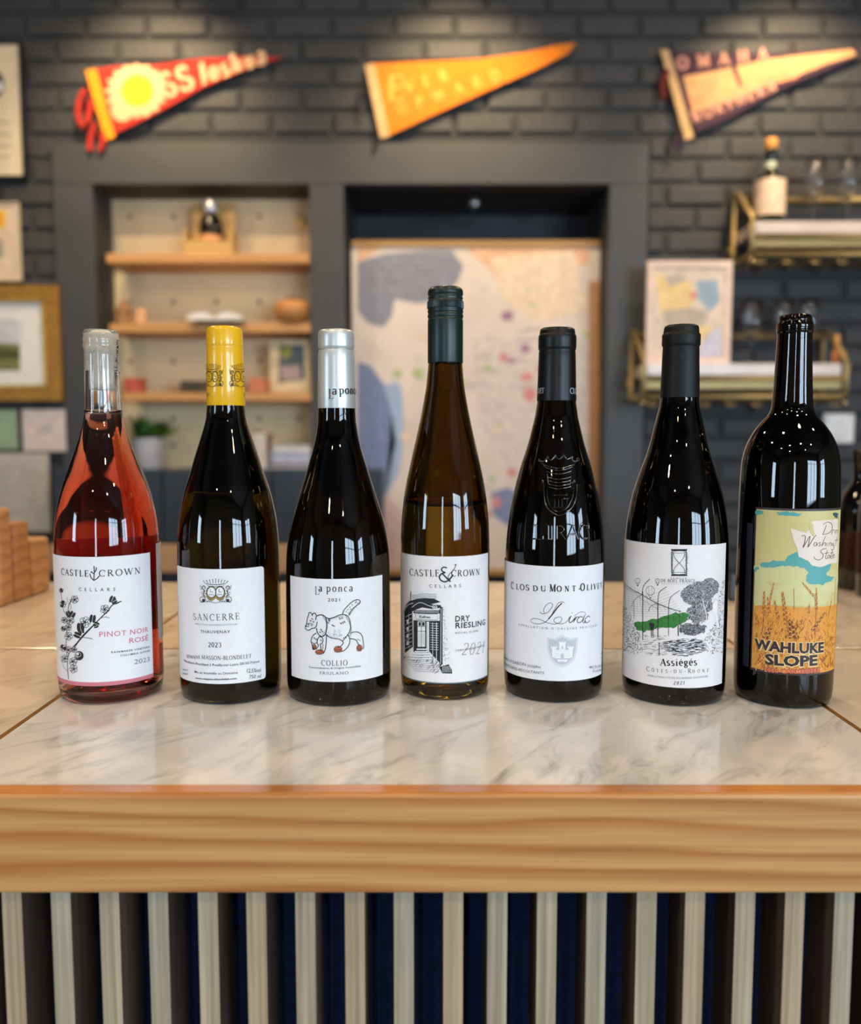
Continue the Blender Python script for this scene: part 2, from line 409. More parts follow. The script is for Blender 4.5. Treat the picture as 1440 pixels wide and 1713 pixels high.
# ---- back wall with two openings; px measured at the wall face
WY = 3.1
def wx(px, py=500): return at(px, py, WY).x
def wz(py): return at(720, py, WY).z
n_x0, n_x1 = wx(165), wx(521); m_x0, m_x1 = wx(577), wx(1014)
z_head, z_nb = wz(312), wz(786)
bm = bmesh.new()
def B(x0, x1, z0, z1): bm_box(bm, (x0, WY, z0), (x1, WY+0.12, z1))
B(RX0, n_x0, 0, CEIL); B(n_x0, m_x1, z_head, CEIL); B(n_x1, m_x0, 0, z_head); B(m_x1, RX1, 0, CEIL); B(n_x0, n_x1, 0, z_nb-0.02)
wall = tag(newobj('wall_back', bm, M_mortar), kind='structure')
tag(box('wall_recess', (RX0, WY+0.40, 0), (RX1, WY+0.45, CEIL), M_recess, bev=0), kind='structure')
# recess linings
structure('trim_1', (n_x0-0.03, WY+0.12, z_nb-0.03), (n_x0, WY+0.40, z_head), M_trim)
structure('trim_2', (n_x1, WY+0.12, 0), (m_x0, WY+0.40, z_head), M_trim)
structure('trim_3', (m_x1, WY+0.12, 0), (m_x1+0.03, WY+0.40, z_head), M_trim)
structure('trim_4', (n_x0, WY+0.12, z_head), (m_x1, WY+0.40, z_head+0.03), M_trim)
structure('trim_5', (n_x0-0.03, WY+0.12, z_nb-0.05), (n_x1, WY+0.40, z_nb-0.02), M_trim)
# flat casing boards around the openings (proud of the brick)
CY0 = WY-0.028
structure('trim_6', (wx(100), CY0, z_head), (wx(1078), WY, wz(243)), M_trim, 0.003)
structure('trim_7', (wx(100), CY0, 0), (n_x0, WY, z_head), M_trim, 0.003)
structure('trim_8', (n_x1, CY0, 0), (m_x0, WY, z_head), M_trim, 0.003)
structure('trim_9', (m_x1, CY0, 0), (wx(1078), WY, z_head), M_trim, 0.003)
# bricks, each an object of its own with shared meshes
bw, bh, jx, jz = 0.211, 0.0806, 0.019, 0.019
meshes = {}
def brick_mesh(w, k):
    key = (round(w, 3), k)
    if key not in meshes:
        b = bmesh.new(); bm_box(b, (0.001*(k % 3), -0.008 - 0.0015*k, 0), (w, 0.004, bh-jz), 0.005)
        me = bpy.data.meshes.new('brick'); b.to_mesh(me); b.free(); me.materials.append(M_brick); meshes[key] = me
    return meshes[key]
zr0 = wz(223)   # bottom of a measured course
spans = lambda z: ([(-1.72, wx(100)), (wx(1078), 1.72)] if z < wz(243)-0.03 else [(-1.72, 1.72)])
nb = 0
for r in range(-24, 13):
    z = zr0 + r*bh
    if z > CEIL-0.07 or z < wz(985): continue
    off = (r % 2)*bw*0.5 + wx(165)%bw
    for a, b in spans(z):
        i = math.floor((a-off)/bw)
        while True:
            x0 = off+i*bw; x1 = x0+bw-jx; i += 1
            if x0 > b: break
            x0 = max(x0, a+0.004); x1 = min(x1, b-0.004)
            if x1-x0 < 0.03: continue
            o = bpy.data.objects.new('brick', brick_mesh(x1-x0, random.randrange(4))); link(o)
            o.location = (x0, WY, z); o.parent = wall; nb += 1
print('bricks', nb)
# ============================================================ CEILING LIGHTS
def lathe_pts(*a): return list(a)
M_can = mat('white_lamp_trim', (225, 222, 215), 0.5)
for k, (x, y) in enumerate(DOWN):
    side = 'left' if x < 0 else 'right'
    o = lathe('recessed_downlight', [(0.080, 0), (0.105, 0), (0.105, -0.012), (0.080, -0.012), (0.080, 0)], (x, y, CEIL), M_can, None, 32)
    row = {-2.4: 'row behind the camera, farthest from the counter', -1.2: 'row behind the camera, nearer the counter', 0.1: 'row over the front of the counter', 0.3: 'row over the front of the counter', 1.9: 'added row brightening the brick wall'}[y]
    rk = sorted(q[0] for q in DOWN if q[1] == y or (y in (.1, .3) and q[1] in (.1, .3))); n_ = rk.index(x)
    od = ('leftmost', 'second from left', 'third from left', 'rightmost')[n_ if n_ < len(rk)-1 else 3] if len(rk) > 3 else ('left', 'middle', 'right')[n_] if len(rk) == 3 else ('left', 'right')[n_]
    tag(o, 'white ring recessed downlight, %s in the %s' % (od, row), 'ceiling light', 'recessed downlights in the ceiling')
for k, (x, y) in enumerate(SPOTS):
    pos = ('red', 'orange', 'cream')[k]
    e = empty('ceiling_spotlight', (x, y, CEIL), 'black ceiling spotlight aimed at the wall above the %s pennant' % pos, 'spotlight', 'wall spotlights')
    lathe('canopy', [(0, 0), (0.045, 0), (0.045, -0.012), (0, -0.012)], (x, y, CEIL), M_black, e, 24)
    tube('stem', [(x, y, CEIL-0.012), (x, y, CEIL-0.07)], 0.008, M_black, e)
    d = (Vector((x, 3.14, 2.22))-Vector((x, y, CEIL-0.16))).normalized(); c = Vector((x, y, CEIL-0.16))
    bm = bmesh.new()
    rings = []
    A = d.cross(Vector((1, 0, 0))).normalized(); Bv = d.cross(A)
    for t, r in ((0.012, 0.046), (-0.01, 0.047), (-0.075, 0.040), (-0.085, 0.02)):
        rings.append([bm.verts.new(c + d*t + A*r*math.cos(2*PI*i/24) + Bv*r*math.sin(2*PI*i/24)) for i in range(24)])
    for a, b in zip(rings, rings[1:]):
        for i in range(24): bm.faces.new([a[i], a[(i+1) % 24], b[(i+1) % 24], b[i]])
    bm.faces.new(rings[-1])
    newobj('lamp_head', bm, M_black, e, True)
# ============================================================ COUNTER
# marble
def marble(name, base, vein, warm, sc, rough=0.10, off=0):
    m = bpy.data.materials.new(name); m.use_nodes = True; nt = m.node_tree; b = nt.nodes['Principled BSDF']; N = nt.nodes.new; L = nt.links.new
    tc = N('ShaderNodeTexCoord'); m0 = N('ShaderNodeMapping'); m0.inputs['Rotation'].default_value = (0, 0, math.radians(-52))
    mp = N('ShaderNodeMapping'); mp.inputs['Scale'].default_value = (sc*1.0, sc*2.8, sc); mp.inputs['Location'].default_value = (off, off, 0)
    L(tc.outputs['Object'], m0.inputs[0]); L(m0.outputs[0], mp.inputs[0])
    n0 = N('ShaderNodeTexNoise'); n0.inputs['Scale'].default_value = 2.2; n0.inputs['Detail'].default_value = 9; n0.inputs['Roughness'].default_value = .68; n0.inputs['Distortion'].default_value = 0.9
    L(mp.outputs[0], n0.inputs['Vector'])
    r0 = N('ShaderNodeValToRGB'); e = r0.color_ramp.elements
    e[0].position = .30; e[0].color = (*lin(vein), 1); e[1].position = .50; e[1].color = (*lin(base), 1)
    q = e.new(.40); q.color = (*lin([(a+b*2)/3 for a, b in zip(vein, base)]), 1)
    q = e.new(.72); q.color = (*lin(warm), 1)
    L(n0.outputs[0], r0.inputs[0])
    n1 = N('ShaderNodeTexNoise'); n1.inputs['Scale'].default_value = 9; n1.inputs['Detail'].default_value = 8; n1.inputs['Roughness'].default_value = .75; n1.inputs['Distortion'].default_value = 1.6
    L(mp.outputs[0], n1.inputs['Vector'])
    r1 = N('ShaderNodeValToRGB'); e = r1.color_ramp.elements
    e[0].position = .26; e[0].color = (.30, .29, .27, 1); e[1].position = .38; e[1].color = (1, 1, 1, 1)
    L(n1.outputs[0], r1.inputs[0])
    mx = N('ShaderNodeMix'); mx.data_type = 'RGBA'; mx.blend_type = 'MULTIPLY'; mx.inputs[0].default_value = .85
    L(r0.outputs[0], mx.inputs[6]); L(r1.outputs[0], mx.inputs[7]); L(mx.outputs[2], b.inputs['Base Color'])
    b.inputs['Roughness'].default_value = rough; b.inputs['Specular IOR Level'].default_value = .6
    return m
M_marb = marble('white_marble', (216, 216, 215), (158, 157, 154), (222, 219, 214), 7.0, 0.14)
M_marb_l = marble('beige_marble_left', (218, 202, 182), (172, 152, 130), (226, 208, 186), 5.2, 0.16, 4)
M_marb_r = marble('beige_marble_right', (218, 204, 188), (184, 166, 146), (226, 210, 190), 4.6, 0.2, 9)
M_marb_b = marble('beige_marble_back', (220, 200, 172), (180, 154, 124), (228, 206, 176), 5.0, 0.18, 14)
M_pine = wood('varnished_pine', (184, 120, 62), (212, 161, 101), 'x', 0.36, 7.0, 0.3, contrast=.75, wob=.55, lines=9)
M_pine_edge = wood('varnished_pine_edge', (190, 110, 40), (214, 140, 66), 'x', 0.25, 5.0, 0.5, off=2)
yF = atz(720, 1313, TOP).y       # front of the stone
yEdge = atz(720, 1329, TOP).y    # front of the timber apron
yJ = atz(720, 1085, TOP).y; yB = atz(720, 974, TOP).y
pL = atz(0, 1233, TOP); pR = atz(1440, 1222, TOP); XL, XR = pL.x, pR.x
CW = 1.45
cnt = empty('bar_counter', (0, yEdge, 0), 'bar counter with marble top, thick pine front edge and pale vertical slats', 'counter')
g = 0.0018
def slab(x0, x1, y0, y1, m):
    box('marble_slab', (x0, y0, TOP-0.02), (x1, y1, TOP), m, cnt, 0.0008)
slab(XL+g, XR-g, yF, yJ-g, M_marb)
slab(XL+g, XR-g, yJ+g, yB, M_marb_b)
slab(-CW, XL-g, yF, yJ-g, M_marb_l); slab(-CW, XL-g, yJ+g, yB, M_marb_l)
slab(XR+g, CW, yF, yJ-g, M_marb_r); slab(XR+g, CW, yJ+g, yB, M_marb_r)
for x in (XL, XR): tag(box('brass_inlay', (x-g, yF, TOP-0.02), (x+g, yB, TOP-0.0002), M_inlay, cnt, 0), 'thin brass inlay strip between slabs')
for a, b in ((-CW, XL-g), (XL+g, XR-g), (XR+g, CW)): box('brass_inlay', (a, yJ-g, TOP-0.02), (b, yJ+g, TOP-0.0002), M_inlay, cnt, 0)
box('counter_carcass', (-CW, yEdge+0.06, 0.0), (CW, yB, TOP-0.02), M_navy, cnt, 0)
zA = at(720, 1495, yEdge).z
bm = bmesh.new(); bm_box(bm, (-CW, yEdge, zA), (CW, yF, TOP-0.0005), 0.0018); ap = newobj('front_edge_board', bm, M_pine, cnt)
tag(box('edge_strip', (-CW, yEdge+0.0022, TOP-0.0008), (CW, yF-0.0005, TOP+0.0004), M_pine_edge, cnt, 0.0002), 'orange varnished strip along the top front edge')
box('underside_board', (-CW, yF, zA), (CW, yEdge+0.06, TOP-0.02), M_pine, cnt, 0)
ysl = yEdge + 0.010
M_sl = [wood('ash_slat_%s' % n, c0, c1, 'z', 0.55, 5.0, 0, 1.0, i*3.1, 1.5) for i, (n, c0, c1) in enumerate((('pale', (184, 168, 138), (200, 184, 154)), ('warm', (188, 164, 132), (202, 180, 148)), ('grey', (180, 168, 142), (196, 184, 158))))]
M_side = wood('shaded_slat_side', (72, 58, 46), (102, 84, 68), 'z', 0.6, 5.0)  # same slats, side faces coloured darker to stand in for shade
M_back = mat('navy_felt_backing', (14, 38, 80), 0.9, noise=.1, scale=200)
sw = at(36, 1500, ysl).x - at(2, 1500, ysl).x
lefts = [2, 84, 165, 247, 330, 411, 493, 576, 658, 741, 815, 898, 981, 1065, 1146, 1230, 1313, 1396]
xs = [at(x, 1500, ysl).x for x in lefts]
p = xs[1]-xs[0]
xs = [xs[0]-p*k for k in range(30, 0, -1)] + xs + [xs[-1]+p*k for k in range(1, 31)]
for i, x in enumerate(xs):
    if x < -CW or x+sw > CW: continue
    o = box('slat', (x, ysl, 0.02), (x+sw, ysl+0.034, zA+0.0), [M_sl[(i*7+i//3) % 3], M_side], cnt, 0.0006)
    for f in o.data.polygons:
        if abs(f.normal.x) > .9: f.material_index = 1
box('backing_panel', (-CW, ysl+0.034, 0.02), (CW, yEdge+0.06, zA), M_back, cnt, 0)
# ============================================================ WALL DECORATION
M_felt_red = mat('red_felt', (182, 42, 28), 0.9, noise=.08, scale=60)
M_felt_org = mat('orange_felt', (216, 120, 20), 0.9, noise=.06, scale=60)
M_felt_pl = mat('plum_felt', (66, 40, 58), 0.9, noise=.08, scale=60)
M_tape_or = mat('orange_band_felt', (240, 150, 20), 0.9)
M_tape_cr = mat('cream_band_felt', (206, 168, 118), 0.9)
M_cream_ink = mat('cream_print', (222, 178, 134), 0.85)
M_yel_ink = mat('yellow_print', (236, 186, 34), 0.85)
M_gold_ink = mat('pale_gold_print', (232, 156, 66), 0.85)
M_tan_ink = mat('tan_print', (206, 156, 106), 0.85)
M_pink_ink = mat('dusty_pink_print', (200, 140, 120), 0.85)
def flat(name, px, Y, t, m, parent, bend=None):
    """thin cut-out plate of thickness t hanging at depth Y, outline in photograph pixels"""
    bm = bmesh.new(); P = [at(x, y, Y) for x, y in px]
    f = [bm.verts.new((p.x, Y-t, p.z)) for p in P]; b = [bm.verts.new((p.x, Y, p.z)) for p in P]
    bm.faces.new(f); bm.faces.new(list(reversed(b)))
    for i in range(len(P)):
        j = (i+1) % len(P); bm.faces.new([f[j], f[i], b[i], b[j]])
    bmesh.ops.recalc_face_normals(bm, faces=bm.faces[:])
    return newobj(name, bm, m, parent)
def wallprint(name, ink, Y, mats, parent):
    def wr(u, v, L):
        p = at(u, v, Y); return (p.x, Y - 0.0006 - 0.0004*L, p.z)
    return ink.build(name, wr, mats, parent)
PY = WY-0.035
# red pennant
e = empty('pennant', at(150, 175, PY), 'red felt pennant with yellow sun and orange band, hanging at the left', 'pennant')
tri = [(150, 117), (200, 110), (260, 109), (340, 98), (420, 94), (474, 96), (420, 114), (340, 146), (280, 180), (250, 196), (182, 230)]
fl = flat('flag', tri, PY, 0.003, M_felt_red, e)
tag(flat('band', [(143, 118), (161, 115), (193, 230), (176, 235)], PY-0.003, 0.002, M_tape_or, e), 'orange band')
ik = Ink(); Lp = lambda p: p
ik.poly(circle(228, 152, 46, 44, 20)[:-1], 1, 1); ik.poly(circle(205, 182, 20, 22, 12)[:-1], 1, 1)
ik.poly(circle(230, 152, 27, 27, 20)[:-1], 2, 0)
import math as _m
for k in range(16):
    a = 2*PI*k/16; ik.ribbon([(228+40*_m.cos(a), 152+38*_m.sin(a)), (228+52*_m.cos(a), 152+46*_m.sin(a))], 7, 1, 1)
def upside(fn, *a, **k):
    """run a text builder in a y-up frame, flip into pixel frame"""
    t = Ink(); fn(t, *a, **k); return [([(p[0], -p[1]) for p in q], L, m) for q, L, m in t.q]
ik.q += upside(pen_text, 'SS', (276, -164), (326, -146), 40, 1, 1, thick=.22, thin=.12)
ik.q += upside(pen_text, 'Joshua', (336, -140), (446, -105), 32, 1, 1, thick=.26, thin=.16, cond=.9, slant=.15)
wallprint('lettering', ik, PY-0.003, [M_yel_ink, M_cream_ink], e)
for k, pts in enumerate(([(146, 150), (134, 165), (131, 200), (142, 214)], [(152, 165), (150, 185), (146, 205)], [(160, 205), (152, 228), (150, 252)], [(170, 222), (172, 240), (166, 252)])):
    P = [at(x, y, PY-0.006) for x, y in pts]
    tag(tube('tassel', spline([tuple(q) for q in P], 4), 0.011, M_felt_red, e, 8), None)
# orange pennant
e = empty('pennant', at(615, 165, PY), 'orange felt pennant with cream band and faded lettering, middle of the wall', 'pennant')
flat('flag', [(618, 107), (720, 103), (800, 99), (880, 88), (935, 75), (963, 72), (950, 90), (900, 115), (820, 150), (720, 195), (642, 231)], PY, 0.003, M_felt_org, e)
tag(flat('band', [(610, 109), (626, 106), (652, 228), (636, 232)], PY-0.003, 0.002, M_tape_cr, e), 'cream band')
ik = Ink()
ik.q += upside(pen_text, 'E', (648, -168), (649, -168), 42, 1, 0, thick=.22, thin=.10)
ik.q += upside(pen_text, 'VER', (680, -157), (752, -134), 20, 1, 0, thick=.26, thin=.14)
ik.q += upside(pen_text, 'UPWARD', (668, -193), (838, -133), 19, 1, 0, thick=.26, thin=.14)
wallprint('lettering', ik, PY-0.003, [M_gold_ink], e)
for pts in ([(608, 140), (602, 170), (606, 190)], [(632, 230), (628, 244), (624, 252)]):
    tube('tassel', spline([tuple(at(x, y, PY-0.004)) for x, y in pts], 4), 0.006, M_black, e, 8)
# plum and cream pennant
e = empty('pennant', at(1110, 165, PY), 'plum felt pennant with cream ship print and tan band, right of the wall', 'pennant')
flat('flag', [(1112, 86), (1200, 90), (1290, 90), (1360, 84), (1436, 80), (1434, 96), (1380, 118), (1300, 152), (1230, 192), (1164, 222)], PY, 0.003, M_felt_pl, e)
tag(flat('band', [(1104, 84), (1118, 82), (1160, 230), (1146, 235)], PY-0.003, 0.002, M_tape_cr, e), 'tan band')
ik = Ink()
ik.poly([(1142, 128), (1200, 118), (1290, 98), (1340, 92), (1425, 82), (1432, 92), (1380, 108), (1330, 128), (1290, 140), (1225, 170), (1158, 188)], 1, 0)
ik.poly([(1150, 160), (1190, 148), (1192, 168), (1156, 178)], 2, 1); ik.poly([(1270, 130), (1330, 118), (1335, 130), (1275, 145)], 2, 1)
ik.poly([(1222, 110), (1230, 108), (1242, 145), (1236, 146)], 2, 2)
ik.poly([(1196, 124), (1204, 122), (1198, 150), (1190, 152)], 2, 1)
ik.q += upside(pen_text, 'OMAHA', (1134, -116), (1284, -100), 20, 2, 3, thick=.30, thin=.18)
ik.q += upside(pen_text, 'NORTHERN', (1160, -206), (1300, -150), 18, 2, 3, thick=.30, thin=.18)
wallprint('lettering', ik, PY-0.003, [M_tan_ink, mat('salmon_print', (224, 146, 104), 0.85), M_felt_pl, M_pink_ink], e)
tube('tassel', spline([tuple(at(x, y, PY-0.004)) for x, y in [(1116, 118), (1108, 140), (1110, 166)]], 4), 0.012, mat('dark_red_felt', (110, 40, 34), .9), e, 8)
tube('tassel', spline([tuple(at(x, y, PY-0.004)) for x, y in [(1134, 222), (1130, 240), (1132, 255)]], 4), 0.007, M_felt_pl, e, 8)
# ---- pictures at the left
def framed(name, label, cat, rect, fw, mframe, mface, ink=None, inkmats=None, Y=WY-0.02, t=0.02):
    x0, y0, x1, y1 = rect
    e = empty(name, at((x0+x1)/2, y1, Y), label, cat)
    a = at(x0, y1, Y-t); b = at(x1, y0, Y-t)
    if fw:
        w = fw
        bm = bmesh.new()
        for p, q in (((a.x, a.z), (b.x, a.z+w)), ((a.x, b.z-w), (b.x, b.z)), ((a.x, a.z+w), (a.x+w, b.z-w)), ((b.x-w, a.z+w), (b.x, b.z-w))):
            bm_box(bm, (p[0], Y-t, p[1]), (q[0], Y, q[1]), 0.002)
        newobj('frame', bm, mframe, e)
        c = box('print_sheet', (a.x+w, Y-t+0.008, a.z+w), (b.x-w, Y-0.002, b.z-w), mface, e, 0); yy = Y-t+0.008
    else:
        c = box('print_sheet', (a.x, Y-t, a.z), (b.x, Y, b.z), mface, e, 0.001); yy = Y-t
    if ink: wallprint('artwork', ink, yy, inkmats, e)
    return e
M_paper_w = mat('warm_white_paper', (226, 206, 172), 0.7, noise=.03)
M_blk_ink = mat('black_print', (20, 20, 22), 0.6)
ik = Ink(); ik.poly(circle(-18, 142, 26, 27)[:-1], 1, 0); ik.poly(circle(-2, 145, 8, 9)[:-1], 2, 1)
for y in (205, 225, 245, 262): ik.ribbon([(-60, y), (18, y)], 3, 1, 2)
framed('wall_poster', 'cream poster with black round emblem in a thin black frame, top left', 'poster', (-90, 68, 34, 298), 0.010, M_black, M_paper_w, ik, [M_blk_ink, M_white, mat('grey_print', (170, 156, 130), .7)])
ik = Ink(); ik.poly([(-60, 352), (10, 352), (10, 382), (-60, 382)], 1, 0); ik.poly([(-60, 356), (4, 356), (4, 378), (-60, 378)], 2, 1)
ik.poly([(-60, 405), (4, 400), (6, 430), (-60, 440)], 1, 2)
framed('wall_poster', 'small pale poster with orange and yellow block, above the gold framed landscape', 'poster', (-80, 338, 29, 470), 0.006, M_paper_w, mat('pale_poster_paper', (222, 196, 168), .7), ik, [mat('yellow_block_print', (240, 196, 70), .7), mat('orange_block_print', (240, 150, 40), .7), mat('sage_print', (160, 160, 130), .7)])
M_gold = mat('antique_gold_frame', (172, 122, 48), 0.42, 0.55, noise=.12, scale=50)
ik = Ink()
ik.poly([(-80, 535), (34, 535), (34, 620), (-80, 620)], 1, 0)
ik.poly([(-80, 578), (-20, 572), (34, 576), (34, 620), (-80, 620)], 2, 1); ik.poly([(-80, 582), (-10, 580), (34, 586), (34, 600), (-80, 604)], 3, 2)
ge = framed('framed_landscape', 'green landscape print with wide white mat in an antique gold frame', 'picture', (-160, 477, 96, 671), 0.058, M_gold, M_white, ik, [mat('pale_sky_print', (206, 206, 210), .7), mat('olive_field_print', (124, 128, 74), .7), mat('dark_hedge_print', (78, 84, 44), .7)], t=0.035)
a = at(-160, 671, WY-0.055); b = at(96, 477, WY-0.055); w = 0.050
bm = bmesh.new()
for p, q in (((a.x+w, a.z+w), (b.x-w, a.z+w+.008)), ((a.x+w, b.z-w-.008), (b.x-w, b.z-w)), ((a.x+w, a.z+w), (a.x+w+.008, b.z-w)), ((b.x-w-.008, a.z+w), (b.x-w, b.z-w))):
    bm_box(bm, (p[0], WY-0.060, p[1]), (q[0], WY-0.03, q[1]), 0.001)
tag(newobj('inner_moulding', bm, mat('bright_gold', (206, 168, 88), .3, .8), ge), 'bright gold inner moulding')
for nm, rect, col, lab in (('wall_card', (-40, 686, 27, 752), (150, 176, 146), 'pale green card on the dark wall below the gold frame'),
                           ('wall_card', (39, 685, 108, 755), (216, 202, 196), 'small off-white card below the gold frame, right of the green card')):
    ik = Ink()
    if col[0] > 200:
        for y in (712, 718, 724): ik.ribbon([(62, y), (86, y)], 2, 1, 0)
    framed(nm, lab, 'card', rect, 0, None, mat('card_%d' % col[0], col, .7), ik if ik.q else None, [mat('light_grey_print', (176, 168, 166), .7)], t=0.012)
ik = Ink()
for y in range(785, 868, 14): ik.ribbon([(-40, y), (64, y)], 2, 1, 0)
framed('wall_notice', 'large pale grey notice sheet low on the wall behind the wooden stand', 'notice', (-80, 758, 80, 890), 0, None, mat('grey_notice_paper', (192, 186, 178), .7), ik, [mat('faint_grey_print', (176, 170, 162), .7)], t=0.012)
# ---- map hanging in the right opening
MY = WY+0.10
e = empty('wall_map', at(797, 402, MY), 'large faded wine map hung from a wire in the dark opening', 'map')
M_map = mat('map_peach', (216, 202, 192), 0.75, noise=.05, scale=5)
a = at(592, 957, MY); b = at(1004, 408, MY)
box('map_sheet', (a.x, MY, a.z), (b.x, MY+0.004, b.z), M_map, e, 0)
M_rail = wood('map_rail_wood', (170, 120, 60), (206, 164, 98), 'x', .5)
a2 = at(588, 412, MY-0.008); b2 = at(1004, 402, MY-0.008)
box('top_rail', (a2.x, MY-0.01, a2.z), (b2.x, MY+0.012, b2.z), M_rail, e, 0.002)
a2 = at(588, 962, MY-0.008); b2 = at(1004, 952, MY-0.008)
box('bottom_rail', (a2.x, MY-0.01, a2.z), (b2.x, MY+0.012, b2.z), M_rail, e, 0.002)
ik = Ink()
ik.poly([(598, 440), (640, 425), (700, 420), (755, 418), (775, 445), (766, 470), (740, 500), (700, 508), (660, 500), (655, 530), (640, 548), (615, 540), (598, 520)], 1, 0)
ik.poly([(598, 605), (620, 612), (640, 640), (655, 690), (662, 740), (662, 800), (645, 830), (598, 838)], 1, 1)
ik.poly([(640, 640), (672, 650), (676, 720), (668, 790), (645, 830), (662, 740), (655, 690)], 1, 2)
ik.poly([(598, 838), (650, 834), (690, 870), (700, 950), (598, 950)], 1, 3)
ik.poly([(770, 408), (985, 408), (985, 440), (900, 470), (850, 500), (820, 450)], 1, 4)
ik.poly([(600, 440), (630, 420), (640, 412), (598, 412)], 2, 4)
ik.poly([(820, 825), (850, 815), (880, 835), (885, 870), (850, 880), (825, 862)], 1, 1)
ik.poly([(984, 470), (1002, 470), (1002, 950), (984, 950)], 2, 8)
ik.poly([(820, 430), (960, 420), (984, 520), (900, 540), (840, 500)], 1, 9)
ik.poly([(790, 560), (984, 560), (984, 800), (860, 800), (800, 700)], 1, 10)
rnd = random.Random(3)
def blob(cx, cy, r, mi, L=3):
    ik.poly([(cx+r*rnd.uniform(.6, 1.15)*math.cos(2*PI*k/9), cy+r*rnd.uniform(.6, 1.15)*math.sin(2*PI*k/9)) for k in range(9)], L, mi)
for cx, cy, r, c in ((850, 528, 11, 6), (845, 530, 7, 6), (878, 585, 9, 6), (842, 598, 9, 5), (882, 630, 12, 5), (886, 660, 13, 5), (856, 790, 10, 5), (700, 624, 12, 7), (664, 625, 9, 7), (816, 615, 8, 7), (662, 646, 9, 2), (905, 618, 8, 5), (830, 840, 10, 5), (815, 860, 9, 5), (980, 560, 7, 7), (678, 730, 10, 9)):
    blob(cx, cy, r, c)
for k in range(70):
    blob(rnd.uniform(700, 975), rnd.uniform(470, 930), rnd.uniform(3, 8), rnd.choice((9, 10, 10, 9, 6, 7)), 2)
for k in range(26):
    x, y = rnd.uniform(700, 930), rnd.uniform(480, 940); ik.ribbon([(x, y), (x+rnd.uniform(18, 50), y+rnd.uniform(-1, 1))], 2, 4, 11)
wallprint('map_print', ik, MY, [mat('map_slate', (134, 136, 150), .75), mat('map_blue', (120, 132, 168), .75), mat('map_light_blue', (158, 178, 206), .75), mat('map_pinkish', (206, 178, 172), .75),
    mat('map_orange_tan', (222, 176, 140), .75), mat('map_rose', (206, 136, 136), .75), mat('map_mauve', (160, 120, 146), .75), mat('map_green', (170, 184, 130), .75), mat('map_edge_brown', (186, 142, 104), .75),
    mat('map_sand', (222, 200, 176), .75), mat('map_pale_grey', (206, 196, 190), .75), mat('map_text_grey', (176, 158, 150), .75)], e)
hk = at(793, 343, MY+0.02)
wy = MY-0.004
bm = bmesh.new()
for q in (600, 985):
    c = at(q, 403, wy); bm_tube(bm, [(hk.x, wy, hk.z), (c.x, wy, c.z)], 0.0016, 6)
newobj('hanging_wire', bm, M_black, e)
hb = empty('wall_hook', (hk.x, MY+0.3, hk.z), 'round steel hook knob above the wall map', 'hook')
lat = bmesh.new(); bm_lathe(lat, [(0, 0), (0.014, 0), (0.020, 0.008), (0.020, 0.02), (0.012, 0.026), (0, 0.028)], (0, 0, 0), 24)
for v in lat.verts: v.co = Vector((v.co.x+hk.x, wy+0.012-v.co.z, v.co.y+hk.z))
newobj('knob', lat, mat('steel_hook', (150, 154, 158), .3, .8), hb, True)
tube('shank', [(hk.x, wy+0.01, hk.z), (hk.x, WY+0.401, hk.z)], 0.004, mat('steel_hook', (150, 154, 158)), hb)
# ============================================================ NICHE
NY = WY+0.16
M_peg = mat('pegboard_birch', (238, 214, 168), 0.6, noise=.03, scale=6)
a = at(188, 786, NY); b = at(535, 330, NY)
pg = empty('pegboard', (a.x, NY, a.z), 'pale birch pegboard with large peg holes lining the niche', 'pegboard')
bm = bmesh.new()
xs_ = [a.x, b.x]; px0, px1 = a.x, n_x1-0.001; pz0, pz1 = wz(786), z_head-0.002
bm_box(bm, (px0, NY, pz0), (px1, NY+0.018, pz1), 0.001)
newobj('panel', bm, M_peg, pg)
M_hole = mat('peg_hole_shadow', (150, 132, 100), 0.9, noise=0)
hm = bmesh.new(); bm_lathe(hm, [(0, 0), (0.008, 0), (0.0095, 0.0012), (0, 0.0012)], (0, 0, 0), 16)
for v in hm.verts: v.co = Vector((v.co.x, -v.co.z, v.co.y))
hme = bpy.data.meshes.new('peg_hole'); hm.to_mesh(hme); hm.free(); hme.materials.append(M_hole)
for py in (362, 505, 545, 605, 700, 745):
    for px in (218, 290, 362, 434, 500):
        q = at(px, py, NY)
        if q.x > px1-0.02: continue
        o = link(bpy.data.objects.new('peg_hole', hme)); o.parent = pg; o.location = Vector((q.x, NY+0.0003, q.z)) - pg.location
M_shelf = wood('pine_shelf', (190, 130, 70), (226, 172, 108), 'x', .5, 6)
SH = [('upper', 178, 519, 424, 440), ('middle', 183, 521, 541, 556), ('lower', 205, 524, 657, 671)]
SY0 = WY-0.03; shelf_z = {}
for nm, x0, x1, y0, y1 in SH:
    a = at(x0, y1, SY0); b = at(x1, y0, SY0)
    o = box('shelf_board', (max(a.x, n_x0+0.002), SY0, a.z), (min(b.x, n_x1-0.002), NY-0.001, b.z), M_shelf, None, 0.002)
    tag(o, '%s of the three pine shelves in the niche' % nm, 'shelf', 'pine shelves in the niche'); shelf_z[nm] = b.z
shelf_z['floor'] = z_nb-0.02+0.0
def on(px, shelf, Y): return Vector((at(px, 500, Y).x, Y, shelf_z[shelf]))
M_tan = wood('box_pine', (196, 150, 80), (228, 188, 116), 'x', .5, 5)
